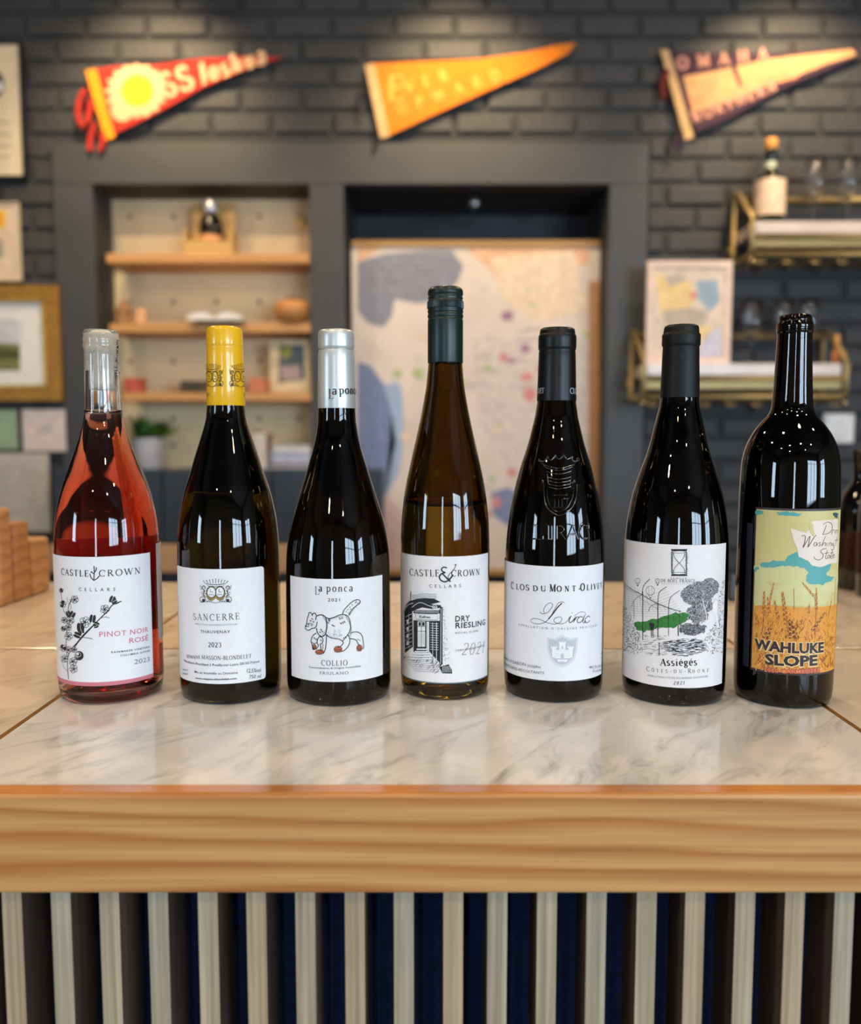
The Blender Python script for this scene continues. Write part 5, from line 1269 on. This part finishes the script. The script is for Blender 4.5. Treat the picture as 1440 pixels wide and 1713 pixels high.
pen.serif('OLIVET', (216, 466), (327, 459), 32, 0, thick=.13, thin=.07); pen.serif('CLOS', (478, 462), (560, 464), 34, 0, thick=.13, thin=.07)
pen.build('capsule_print', [I_lgrey], cp)
# raised glass relief
class Relief(Pen):
    def __init__(s, B, org, k): Pen.__init__(s, B, org, k, B.R); s.q = []
    def pp(s, x, y): return s.B.hit(s.org[0]+x/s.k, s.org[1]+y/s.k)
    def ridge(s, pts, w, h=.0008, sm=True):
        w *= 1.25; h *= 1.5; P = [s.pp(*q) for q in pts]
        if sm and len(P) > 2: P = spline(P, 3)
        s.q.append((P, w*s.mm, h))
    def make(s, name, m, parent):
        bm = bmesh.new(); B = s.B
        def W_(u, v, hh):
            r = B.rad(v)+hh; ph = u/B.R; return (B.c.x+r*math.sin(ph), B.c.y-r*math.cos(ph), B.c.z+v)
        for P, w, h in s.q:
            rows = []; n = len(P)
            for i in range(n):
                a = P[max(i-1, 0)]; b = P[min(i+1, n-1)]; sc = B.rad(P[i][1])/B.R
                dx, dy = (b[0]-a[0])*sc, b[1]-a[1]; l = math.hypot(dx, dy) or 1e-9; nx, ny = -dy/l/sc, dx/l
                rows.append([bm.verts.new(W_(P[i][0]+nx*w*t, P[i][1]+ny*w*t, h*hh)) for t, hh in ((-.5, -.15), (-.3, .7), (0, 1), (.3, .7), (.5, -.15))])
            for A, C in zip(rows, rows[1:]):
                for k in range(4): bm.faces.new([A[k], A[k+1], C[k+1], C[k]])
        bmesh.ops.recalc_face_normals(bm, faces=bm.faces[:]); return newobj(name, bm, m, parent, True)
M_rel = mat('raised_dark_glass', (14, 12, 6), .03, noise=0, **{'Coat Weight': 1.0, 'Specular IOR Level': .9})
rl_ = Relief(b5, (820, 530), 3.6)
for pts in ([(335, 905), (410, 925), (490, 905)], [(325, 890), (410, 912), (500, 888)], [(298, 866), (318, 888), (335, 905)], [(298, 866), (325, 868), (345, 850), (370, 862), (392, 840), (415, 856), (440, 838), (462, 858), (485, 848), (500, 868), (520, 866)], [(520, 866), (505, 888), (490, 905)],
            [(340, 930), (410, 946), (485, 930)], [(345, 945), (350, 1000)], [(485, 945), (480, 1000)], [(350, 965), (410, 978), (480, 965)], [(352, 985), (410, 998), (480, 985)], [(352, 1005), (410, 1018), (480, 1005)], [(350, 1022), (410, 1035), (482, 1022)]): rl_.ridge(pts, 9)
for x, y in ((300, 862), (345, 846), (392, 836), (440, 834), (486, 844), (520, 862), (318, 990), (500, 990)): rl_.ridge(circle(x, y, 6, 6, 6), 7, .0010, False)
rl_.ridge([(322, 990), (325, 1080), (345, 1150), (410, 1195), (480, 1160), (515, 1090), (520, 1010)], 9); rl_.ridge([(342, 1040), (350, 1110), (375, 1155), (412, 1172), (460, 1150), (492, 1090), (498, 1030)], 6)
for pts in ([(375, 1072), (465, 1072)], [(385, 1060), (385, 1072)], [(420, 1050), (420, 1072)], [(455, 1060), (455, 1072)], [(388, 1095), (388, 1145)], [(410, 1095), (410, 1145)], [(430, 1095), (430, 1145)], [(458, 1092), (458, 1145)], [(375, 1145), (465, 1145)], [(440, 1095), (470, 1095)]): rl_.ridge(pts, 7)
rl_.org = (790, 780); rl_.k = 5.1926; rl_.mm *= 3.6/5.1926
for pts in ([(555, 515), (555, 628)], [(530, 630), (615, 630)], [(535, 512), (572, 512)], [(615, 605), (615, 630)],
            [(662, 515), (662, 630)], [(690, 515), (690, 630)], [(645, 512), (672, 512)], [(645, 632), (705, 632)],
            [(735, 515), (735, 630)], [(735, 515), (775, 520), (795, 545), (775, 572), (740, 575)], [(765, 575), (805, 630)],
            [(822, 632), (868, 512)], [(868, 512), (915, 632)], [(840, 590), (898, 590)],
            [(1000, 530), (975, 510), (945, 522), (930, 570), (945, 615), (975, 632), (1000, 610)], [(1003, 512), (1003, 540)]): rl_.ridge(pts, 13, .0010, len(pts) > 3)
rl_.make('embossed_crest', M_rel, b5.e)
lb = b5.label(843.5, 1006.5, 947.5, 1139, M_lab, xm=925, over=.010)
pen = Pen(b5, (820, 880), 3.6)
for w, a, b, h, ss in (('C', (128, 376), (150, 378), 44, 0), ('LOS', (158, 381), (236, 388), 35, 0), ('DU', (258, 390), (336, 393), 33, 0), ('M', (356, 394), (396, 394), 44, 0), ('ONT-', (400, 394), (540, 390), 34, 0), ('O', (540, 390), (576, 387), 44, 0), ('LIVET', (578, 387), (668, 372), 35, 0)):
    P0, P1 = pen.p(*a), pen.p(*b)
    if w == 'C' or w == 'M' or w == 'O':
        wd_ = glyph_strokes(w)[0]*h*pen.mm; pen_text(pen.ink, w, P0, (P0[0]+wd_, P0[1]), h*pen.mm, 2, 0, thick=.20, thin=.08, cond=.86)
    else: pen_text(pen.ink, w, P0, P1, h*pen.mm, 2, 0, thick=.21, thin=.09, cond=1.2 if w in ('DU', 'LOS') else 1.0)
scr = lambda pts, w=4: pen.line(pts, w, 0, 2, True)
scr([(300, 515), (312, 528), (345, 520), (370, 490), (375, 470), (360, 462), (338, 475), (322, 502), (326, 528)], 3)
scr([(448, 462), (430, 455), (408, 465), (385, 505), (362, 545), (335, 575), (300, 588), (262, 585), (245, 570), (262, 556), (300, 562), (340, 580), (390, 590), (425, 575), (428, 550), (405, 548), (385, 560), (390, 580), (430, 588), (460, 575), (478, 545)], 3)
scr([(432, 462), (405, 490), (375, 530), (350, 560)], 7)
scr([(486, 540), (474, 565), (476, 580), (490, 575), (506, 555)], 5); scr([(490, 524), (493, 520)], 5)
scr([(512, 545), (500, 580)], 5); scr([(504, 570), (520, 548), (532, 548)], 4)
scr([(556, 550), (540, 545), (524, 560), (524, 578), (540, 580), (556, 562), (565, 540), (556, 572), (562, 582), (574, 570)], 4.5); scr([(565, 545), (572, 528), (558, 516), (530, 522), (505, 540)], 2.5)
scr([(598, 548), (588, 542), (572, 556), (568, 575), (580, 582), (598, 568)], 4.5)
pen.sans("APPELLATION D'ORIGINE", (172, 598), (520, 620), 13, 1, space=1.8); pen.sans("PROTÉGÉE", (538, 618), (640, 602), 12.5, 1, space=1.8)
pen.fill([(340, 668), (385, 676), (433, 655), (480, 676), (528, 668), (524, 740), (508, 800), (475, 835), (433, 852), (390, 835), (358, 800), (342, 740)], 2, 1)
pen.fill([(352, 680), (390, 688), (433, 668), (476, 688), (516, 680), (512, 740), (498, 792), (468, 822), (433, 836), (398, 822), (370, 792), (354, 740)], 3, 2)
wl = lambda pts, w=4: pen.line(pts, w, 4, 4)
pen.fill([(386, 745), (480, 745), (480, 795), (386, 795)], 4, 3); pen.fill([(414, 700), (452, 700), (450, 745), (416, 745)], 4, 3)
for x in (366, 466): pen.fill([(x, 728), (x+34, 728), (x+28, 745), (x+28, 790), (x+6, 790), (x+6, 745)], 4, 3)
for x in (412, 428, 444, 364, 378, 392, 464, 478, 492): y = 696 if 400 < x < 456 else 724; pen.fill([(x, y), (x+9, y), (x+9, y+9), (x, y+9)], 4, 3)
pen.fill([(424, 795), (424, 772), (433, 764), (442, 772), (442, 795)], 3, 4)
for y in (755, 768, 782): pen.line([(388, y), (478, y)], 1.5, 3, 4)
pen.fill([(398, 803), (468, 803), (455, 818), (433, 812), (411, 818)], 4, 3); pen.fill([(428, 722), (438, 722), (438, 740), (428, 740)], 3, 4)
pen.sans('FAMILLE', (86, 795), (133, 822), 18, 1); pen.sans('SABON', (138, 827), (215, 843), 20, 1); pen.sans('JOSEPH', (224, 847), (303, 858), 16, 1)
pen.sans('PROPRIÉTAIRES-RÉCOLTANTS', (86, 828), (325, 892), 16, 1)
pen.sans('MIS EN BOUTEILLE', (594, 857), (680, 838), 16, 1); pen.sans('À LA PROPRIÉTÉ', (612, 880), (680, 865), 15, 1); pen.sans('750 ML', (660, 775), (679, 760), 10, 1); pen.line([(660, 797), (677, 788)], 3, 1)
pen.build('lettering', [I_blk, mat('ink_soft_grey', (96, 100, 110), .6, noise=0), mat('shield_rim_grey', (206, 214, 222), .6, noise=0), mat('shield_grey', (184, 193, 203), .6, noise=0), I_white], lb)
# ---------------------------------------------------------------- 6 park label
G_blk = glass('black_bottle_glass', (.05, .04, .025), 1.5)
b6 = Bottle('black bottle with matte black capsule, label drawing of a park with green trees', 1124, 1181,
    [(665, 32.2), (680, 34), (697, 38.2), (715, 42.4), (738, 47.6), (760, 54), (780, 61), (822, 74.6), (863, 83), (900, 86.6), (940, 87.8), (1000, 87.8), (1140, 86.6)])
b6.RL = b6.R; b6.glass(G_blk, None, 740, [(640, 30), (570, 28), (566, 26)])
cp = b6.capsule([(665.5, 32.9), (664, 33.0), (640, 32.6), (600, 31.4), (583, 31.0), (580.5, 30.8), (579, 31.8), (577, 32.6), (562, 32.6), (559.5, 32.0), (558, 30.4), (556, 30.3), (553, 29.8), (549, 29.4), (546, 28.2), (544.4, 25), (544.2, 20), (545, 16)], mat('matte_black_capsule_soft', (10, 11, 12), .5, 0, noise=.03, scale=80, bump=.08, **{'Specular IOR Level': .3}))
ik = Ink(); Rk = b6.rz(620, 32.2)[0]; q = b6.hit(1107.5, 620, Rk)
Rw = b6.wrapR(Rk)
pen = Pen(b6, (820, 530), 3.6, b6.rz(600, 31.8)[0])
for r in (9, 5): pen.loop(1152, 236, r, r, 1.6, 0)
pen.line([(1144, 252), (1152, 268), (1160, 252)], 1.6, 0); pen.build('capsule_stamp', [mat('capsule_stamp_grey', (44, 47, 50), .5, noise=0)], cp)
bm = bmesh.new(); pts = [b6.hit(1107.6, y, b6.rz(y, w)[0]) for y, w in ((664, 33.1), (640, 32.7), (600, 31.5), (584, 31.1))]
vs = []
for (u, v), (y, w) in zip(pts, ((664, 33.1), (640, 32.7), (600, 31.5), (584, 31.1))):
    R_ = b6.rz(y, w)[0]; ph = u/R_; vs.append([bm.verts.new((b6.c.x+(R_+.0002)*math.sin(ph+d), b6.c.y-(R_+.0002)*math.cos(ph+d), b6.c.z+v)) for d in (-.009, .009)])
for A, C in zip(vs, vs[1:]): bm.faces.new([A[0], A[1], C[1], C[0]])
newobj('tear_seam', bm, mat('seam_grey', (84, 86, 88), .4, noise=0), cp)
lb = b6.label(1042.2, 1210, 911, 1150, M_lab2, xm=1126, over=.0)
pen = Pen(b6, (820, 880), 3.6)
pen.sans('FAMILLE', (1088, 319), (1180, 320), 11, 0, bold=0, space=1.6); pen.serif('DE BOEL FRANCE', (1028, 336), (1234, 338), 19, 0, thick=.13, thin=.06); pen.line([(1030, 345), (1130, 348), (1232, 345)], 1.2, 1)
for w, a, b in (('A', (1023, 838), (1060, 839)),): pen_text(pen.ink, 'A', pen.p(1024, 838), (pen.p(1024, 838)[0]+.78*42*pen.mm, pen.p(1024, 838)[1]), 42*pen.mm, 2, 0, thick=.2, thin=.09)
pen.serif('ssiégés', (1062, 839), (1243, 837), 48, 0, thick=.17, thin=.075)
pen.serif('C', (944, 873), (962, 873), 27, 0, thick=.13); pen.serif('ÔTES-DU-', (972, 876), (1176, 882), 21, 0, thick=.13); pen.serif('R', (1188, 884), (1208, 884), 27, 0, thick=.13); pen.serif('HÔNE', (1214, 884), (1312, 876), 20, 0, thick=.13)
pen.sans('APPELLATION CÔTES DU RHÔNE CONTRÔLÉE', (946, 903), (1308, 908), 11, 1); pen.serif('2021', (1103, 954), (1168, 953), 20, 0, slant=.2)
pen.build('lettering', [I_blk, I_grey], lb)
pen = Pen(b6, (820, 880), 3.6)
# hourglass
pen.fill([(1088, 138), (1186, 138), (1182, 150), (1092, 150)], 0, 2); pen.fill([(1092, 290), (1182, 290), (1188, 300), (1086, 300)], 0, 2)
for y in (156, 284): pen.loop(1137, y, 42, 7, 2.4, 0)
pen.line([(1104, 158), (1108, 185), (1132, 218), (1132, 226), (1108, 255), (1104, 282)], 3, 0, 2, True); pen.line([(1170, 158), (1166, 185), (1142, 218), (1142, 226), (1166, 255), (1170, 282)], 3, 0, 2, True)
for x in (1094, 1180): pen.line([(x, 150), (x, 290)], 3.2, 0)
for k in range(24): y = 158+k*5.4; pen.line([(1088+rd.uniform(-3, 3), y), (1100+rd.uniform(-3, 3), y+4)], 2.4, 0); pen.line([(1174+rd.uniform(-3, 3), y), (1186+rd.uniform(-4, 4), y+4)], 2.4, 0)
pen.fill([(1112, 190), (1162, 190), (1138, 220)], 2, 2); pen.fill([(1112, 278), (1137, 258), (1162, 278)], 2, 2)
def stip(poly_fn, n, x0, x1, y0, y1, m=0, w=2.2, ln=5, L=3):
    for _ in range(n):
        x, y = rd.uniform(x0, x1), rd.uniform(y0, y1)
        if poly_fn(x, y): a = rd.uniform(0, PI); pen.line([(x, y), (x+ln*math.cos(a), y+ln*math.sin(a))], w, m, L)
# glass-house frame and balloons
pen.line([(803, 325), (915, 412), (1010, 468), (1080, 495), (1150, 515)], 4, 0, 3); pen.line([(803, 345), (870, 400), (915, 440), (1010, 500)], 1.6, 0)
for x, y0, y1, w in ((920, 395, 685, 5), (1010, 460, 668, 5), (1074, 490, 660, 3), (868, 450, 560, 2), (1140, 505, 640, 2)): pen.line([(x, y0), (x, y1)], w, 0, 4)
pen.line([(916, 412), (925, 360), (962, 318)], 4, 0, 3, True); pen.line([(1010, 465), (1018, 400), (1062, 365)], 3.4, 0, 3, True); pen.line([(1074, 490), (1085, 430), (1140, 388)], 2.8, 0, 3, True); pen.line([(850, 490), (875, 440), (918, 412)], 3, 0, 3, True); pen.line([(950, 520), (970, 480), (1010, 466)], 2.4, 0, 3, True)
for k in range(13): pen.line([(806+k*22, 330+k*13), (820+k*24, 540-k*3)], 1.1, 1, 2); pen.line([(806, 350+k*15), (900+k*22, 400+k*11)], 1.2, 1, 2)
for k in range(9): pen.line([(930+k*22, 430+k*10), (1060+k*10, 380+k*14)], 1.0, 1, 2)
for x, y, r in ((890, 330, 15), (1008, 330, 13), (965, 388, 26)):
    pen.loop(x, y, r, r*1.05, 2, 0); pen.line([(x-r*.8, y+r*.5), (x-3, y+r*1.6), (x+3, y+r*1.6), (x+r*.8, y+r*.5)], 1.8, 0)
    pen.line([(x-r*.4, y-r), (x-r*.3, y+r)], 1, 0); pen.line([(x+r*.4, y-r), (x+r*.3, y+r)], 1, 0)
    pen.fill([(x-4, y+r*1.6), (x+4, y+r*1.6), (x+3, y+r*1.6+8), (x-3, y+r*1.6+8)], 0, 2)
# green grove
gr = [(868, 590), (890, 572), (930, 575), (960, 565), (1000, 560), (1040, 545), (1075, 535), (1110, 520), (1150, 520), (1190, 530), (1196, 545), (1180, 570), (1150, 590), (1120, 605), (1080, 612), (1040, 610), (1000, 618), (960, 628), (925, 640), (900, 630), (880, 608)]
pen.fill(rough(gr, 9), 3, 2)
def inpoly(P):
    def f(x, y):
        c = False
        for i in range(len(P)):
            x1, y1 = P[i]; x2, y2 = P[i-1]
            if (y1 > y) != (y2 > y) and x < (x2-x1)*(y-y1)/(y2-y1)+x1: c = not c
        return c
    return f
stip(inpoly(gr), 170, 868, 1196, 520, 640, 4, 4, 6, 3); stip(inpoly(gr), 60, 868, 1196, 520, 640, 0, 2.4, 5, 4)
for x in (970, 980, 1130): pen.line([(x, 595), (x+2, 662)], 5, 0, 4)
pen.fill([(958, 580), (990, 585), (984, 625), (966, 620)], 0, 4)
# big tree at the right
tr = [(1150, 395), (1185, 360), (1235, 335), (1290, 318), (1345, 318), (1372, 345), (1368, 400), (1330, 430), (1345, 480), (1300, 520), (1310, 560), (1240, 600), (1200, 560), (1180, 520), (1215, 480), (1165, 455), (1145, 425)]
pen.fill(rough(tr, 12), 1, 1); stip(inpoly(tr), 520, 1145, 1372, 318, 600, 0, 3.4, 8, 3); stip(inpoly(tr), 420, 1145, 1372, 318, 600, 2, 1.8, 6, 4)
pen.line([(1300, 540), (1290, 500), (1275, 440)], 4, 2, 5, True); pen.line([(1290, 500), (1310, 450)], 3, 2, 5); pen.line([(1288, 490), (1262, 465)], 2.4, 2, 5); pen.line([(1300, 540), (1296, 580)], 5, 2, 5)
rt = [(1385, 320), (1408, 310), (1408, 760), (1340, 770), (1270, 740), (1280, 680), (1330, 610), (1370, 560), (1345, 500), (1375, 420)]
stip(inpoly(rt), 560, 1265, 1408, 310, 770, 0, 2.6, 8, 3); pen.fill([(1335, 470), (1350, 440), (1368, 450), (1366, 520), (1376, 610), (1362, 610), (1350, 540), (1336, 505)], 2, 4); pen.line([(1335, 470), (1350, 440), (1368, 450), (1366, 520), (1376, 610)], 2, 0, 5)
md = [(1140, 590), (1240, 590), (1300, 600), (1290, 640), (1200, 655), (1140, 640)]; pen.fill(rough(md, 8), 1, 1); stip(inpoly(md), 200, 1140, 1300, 590, 655, 0, 3, 7, 3)
lt = [(803, 480), (835, 510), (860, 560), (890, 610), (910, 650), (905, 700), (930, 745), (880, 770), (803, 750)]
stip(inpoly(lt), 480, 803, 935, 480, 770, 0, 2.6, 8, 3); stip(inpoly([(803, 500), (880, 590), (870, 640), (803, 620)]), 60, 803, 880, 500, 640, 1, 2, 6)
wt = [(1040, 700), (1120, 680), (1240, 675), (1290, 700), (1300, 745), (1200, 785), (1090, 775), (1050, 740)]
for _ in range(330):
    x, y = rd.uniform(1040, 1300), rd.uniform(675, 785)
    if inpoly(wt)(x, y): pen.line([(x-rd.uniform(5, 18), y), (x+rd.uniform(5, 18), y+rd.uniform(-1, 1))], 2.6, 0, 3)
for _ in range(90): x, y = rd.uniform(930, 1060), rd.uniform(655, 780); pen.line([(x-rd.uniform(3, 18), y), (x+rd.uniform(3, 14), y+rd.uniform(-2, 2))], 1.8, 0 if rd.random() < .6 else 1, 3)
pen.line([(1018, 700), (1018, 780)], 4, 0, 4)
pen.build('park_drawing', [I_blk, I_grey, I_white, mat('ink_green', (50, 124, 50), .6, noise=0), mat('ink_dark_green', (24, 76, 28), .6, noise=0)], lb)
# ---------------------------------------------------------------- 7 bordeaux, wheat field
G_brn = glass('brown_claret_glass', (.16, .10, .05), 1.5)
b7 = Bottle('wide-shouldered claret bottle without capsule, colourful wheat field label, last on the right', 1306.5, 1185,
    [(643, 33), (665, 34.4), (680, 35.8), (690, 38.6), (697, 43), (708, 53.5), (724.7, 66.4), (745, 77), (765.5, 82.4), (786, 84.4), (820, 85.4), (847, 85.7), (1000, 85.6), (1140, 84)], foot=.9)
b7.RL = b7.R; b7.glass(G_brn, W_red, 690, [(600, 31.2), (570, 30.2), (559, 29.8), (557.5, 30.2), (556, 31.6), (554, 31.8), (552, 30.8), (550, 31.6), (543, 31.4), (541, 30.6), (540, 28.6), (537, 28.8), (532, 28.4), (529, 27.2), (527.6, 25)])
pr = [b7.rz(y, 20.5) for y in (640, 600, 560, 537)]; bm = bmesh.new(); bm_lathe(bm, [(0, pr[0][1])]+pr+[(0, pr[-1][1])], b7.c, 32); newobj('cork', bm, mat('brown_cork', (150, 112, 78), .8, noise=.1, scale=200), b7.e, True)
fr = b7.label(1259.5, 1399.6, 851, 1130, mat('label_border_plum', (54, 46, 54), .5, noise=.02), name='label', xm=1330)
u0, u1, v0, v1 = b7.box_
pen = Pen(b7, (1180, 820), 4.5077)
e_ = .0010; a, b, c, d = u0+e_, u1-.0004, v0+e_*1.6, v1-e_*1.6
N_ = 26; vh = pen.p(660, 880)[1]
def band(vv0, vv1, m, L):
    for i in range(N_): p, q = a+(b-a)*i/N_, a+(b-a)*(i+1)/N_; pen.ink.quad([(p, vv0), (q, vv0), (q, vv1), (p, vv1)], L, m)
band(vh, d, 0, 1); band(c, vh, 1, 1)
def lk(px, y): return max(370, px)
pen.fill(rough([(372, 600), (372, 565), (440, 560), (600, 545), (640, 540), (660, 520), (700, 520), (780, 560), (900, 610), (985, 600), (985, 720), (900, 860), (372, 870)], 9, 2), 10, 2)
pen.fill(rough([(378, 155), (445, 158), (435, 180), (410, 185), (378, 178)], 9, 2), 2, 3); pen.fill(rough([(535, 165), (640, 168), (735, 168), (715, 185), (650, 195), (590, 190), (555, 190)], 9, 2), 2, 3); pen.fill(rough([(955, 172), (998, 178), (996, 215), (970, 205)], 9, 2), 11, 3)
pen.fill(rough([(372, 590), (400, 575), (408, 590), (385, 615), (372, 612)], 9, 2), 2, 3)
pen.fill(rough([(415, 555), (460, 545), (520, 525), (530, 535), (600, 540), (615, 500), (680, 465), (700, 470), (700, 505), (760, 530), (800, 565), (870, 575), (930, 545), (948, 560), (905, 625), (910, 645), (965, 650), (930, 690), (880, 718), (800, 710), (755, 680), (775, 620), (740, 585), (640, 570), (560, 575), (480, 580), (420, 578)], 9, 2), 2, 4)
pen.fill([(640, 285), (700, 305), (755, 320), (780, 300), (800, 235), (860, 228), (992, 215), (988, 545), (940, 550), (870, 578), (800, 568), (770, 530), (700, 500), (690, 440), (660, 370)], 3, 5)
pen.fill(rough([(775, 260), (795, 240), (812, 265), (820, 330), (808, 350), (790, 330)], 9, 2), 0, 6)
pen.fill(rough([(450, 690), (560, 700), (600, 690), (580, 715), (500, 720)], 9, 2), 0, 3); pen.fill(rough([(680, 760), (760, 735), (850, 745), (830, 770), (760, 785)], 9, 2), 9, 3); pen.fill(rough([(860, 740), (940, 690), (975, 680), (975, 760), (900, 780)], 9, 2), 9, 3)
# grass
for k in range(900):
    y = 880+ (rd.random()**.8)*480; x = rd.uniform(368, 975); w = 2+ (y-880)/160; ang = rd.gauss(-PI/2, .5); ln = 12+(y-880)/12
    x2, y2 = x+ln*math.cos(ang), max(862, y+ln*math.sin(ang))
    if x2 < 368 or x2 > 980: continue
    pen.line([(x, y), (x2, y2)], w, rd.choice((4, 4, 5, 6, 6, 7, 7, 1)) if y > 930 else rd.choice((1, 5, 6)), 3+rd.randrange(3))
def ear(x, y, x2, y2, w, m=7):
    n = int(math.hypot(x2-x, y2-y)/12); dx, dy = (x2-x)/n, (y2-y)/n; L_ = math.hypot(dx, dy); nx, ny = -dy/L_, dx/L_
    for k in range(n):
        cx, cy = x+dx*k, y+dy*k; ww = w*(1-.6*k/n)
        for sg in (-1, 1):
            pen.fill([(cx, cy), (cx+nx*sg*ww+dx*.4, cy+ny*sg*ww+dy*.4), (cx+nx*sg*ww*.5+dx*1.6, cy+ny*sg*ww*.5+dy*1.6)], m if (k+sg) % 3 else 6, 7)
            if k % 2 == 0: pen.line([(cx, cy), (cx+nx*sg*ww*1.6+dx*3, cy+ny*sg*ww*1.6+dy*3)], 1.4, 5, 7)
ear(440, 930, 445, 765, 14); ear(470, 900, 515, 705, 11); ear(485, 930, 470, 810, 13); ear(550, 970, 520, 830, 15); ear(610, 1010, 580, 770, 22); ear(655, 1120, 640, 975, 30, 8); ear(815, 800, 732, 700, 10); ear(832, 900, 832, 740, 11); ear(800, 1060, 895, 925, 14, 8); ear(450, 1120, 490, 1040, 26, 8); ear(775, 930, 780, 860, 9); ear(400, 1010, 380, 930, 13)
for pts in ([(440, 930), (430, 1080)], [(832, 900), (822, 1120)], [(610, 1010), (640, 1120)], [(815, 800), (832, 860)], [(665, 740), (667, 900)], [(975, 660), (965, 900)], [(945, 830), (920, 960)]): pen.line(pts, 3.4, 7, 6)
for k in range(50): x = rd.uniform(600, 720); y = rd.uniform(980, 1130); pen.line([(x, y), (x+rd.uniform(-16, 16), y-rd.uniform(8, 22))], 3, 8, 7)
pen.build('field_picture', [mat('print_olive_sky', (204, 196, 132), .5, noise=.02), mat('print_wheat', (224, 156, 62), .5, noise=.04, scale=300), mat('print_teal', (86, 166, 166), .5, noise=.02), mat('print_pale', (230, 220, 208), .5, noise=0),
    mat('print_straw_dark', (176, 100, 34), .5, noise=0), mat('print_straw_light', (240, 198, 110), .5, noise=0), mat('print_straw', (230, 166, 74), .5, noise=0), mat('print_rust', (160, 88, 44), .5, noise=0), mat('print_umber', (98, 50, 36), .5, noise=0), mat('print_cloud', (214, 212, 160), .5, noise=0),
    mat('print_green_sky', (206, 208, 150), .5, noise=0), mat('print_deep_teal', (50, 84, 100), .5, noise=0)], fr)
pen = Pen(b7, (1180, 820), 4.5077)
def outl(t, a_, b_, h, bold):
    pen.sans(t, (a_[0]-2, a_[1]+2), (b_[0]+2, b_[1]+2), h*1.03, 1, 8, bold=bold+.055); pen.sans(t, a_, b_, h, 0, 9, bold=bold)
outl('WAHLUKE', (372, 1188), (884, 1216), 74, .045); outl('SLOPE', (450, 1306), (838, 1314), 76, .045)
pen.sans('2020 CARMENERE', (442, 1366), (858, 1368), 34, 3, 8, bold=.06); pen.sans('2020 CARMENERE', (444, 1364), (856, 1366), 30, 2, 9, bold=.02)
sc_ = lambda pts, w=3.4: pen.line(pts, w, 4, 9, True)
sc_([(905, 262), (892, 300), (878, 332)], 4); sc_([(880, 258), (915, 240), (945, 255), (948, 290), (925, 322), (878, 334)])
sc_([(945, 330), (952, 300), (965, 300)]); sc_([(972, 300), (966, 325)]); sc_([(976, 328), (980, 302), (988, 302), (988, 326)])
sc_([(722, 348), (735, 340), (750, 350), (742, 400), (732, 432), (760, 385), (785, 345), (775, 400), (770, 428), (805, 370), (830, 338)], 4)
sc_([(838, 398), (822, 392), (812, 410), (822, 420), (838, 400), (834, 420)]); sc_([(865, 392), (850, 398), (862, 412), (846, 422)]); sc_([(900, 345), (880, 392), (872, 420), (888, 396), (900, 400), (896, 420)])
sc_([(912, 396), (906, 420)]); sc_([(922, 420), (930, 396), (942, 400), (938, 420)]); sc_([(960, 400), (948, 405), (950, 418), (962, 410), (956, 445), (940, 448)]); sc_([(985, 350), (972, 420)]); sc_([(966, 378), (992, 374)])
sc_([(905, 440), (875, 445), (862, 465), (880, 480), (878, 505), (850, 525), (820, 515), (815, 500)], 4); sc_([(912, 450), (898, 510), (908, 514)]); sc_([(890, 475), (925, 470)])
sc_([(930, 490), (916, 492), (914, 510), (926, 508), (934, 490), (932, 510)]); sc_([(950, 452), (938, 510), (948, 512)]); sc_([(934, 474), (958, 470)]); sc_([(952, 498), (966, 490), (960, 482), (950, 494), (955, 510), (968, 504)])
pen.sans('Washington', (850, 1312), (880, 1311), 5, 4, 9)
pen.build('lettering', [mat('print_near_black', (44, 34, 36), .5, noise=0), mat('print_cream_edge', (236, 206, 150), .5, noise=0), mat('print_salmon', (236, 128, 100), .5, noise=0), mat('print_maroon', (110, 36, 34), .5, noise=0), I_blk], fr)
# rear label seen as a darker strip at the left of the claret bottle
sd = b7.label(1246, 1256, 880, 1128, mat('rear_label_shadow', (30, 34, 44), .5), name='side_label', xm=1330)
print('objects', len(bpy.data.objects), 'tris', sum(len(o.data.polygons) for o in bpy.data.objects if o.type == 'MESH'))
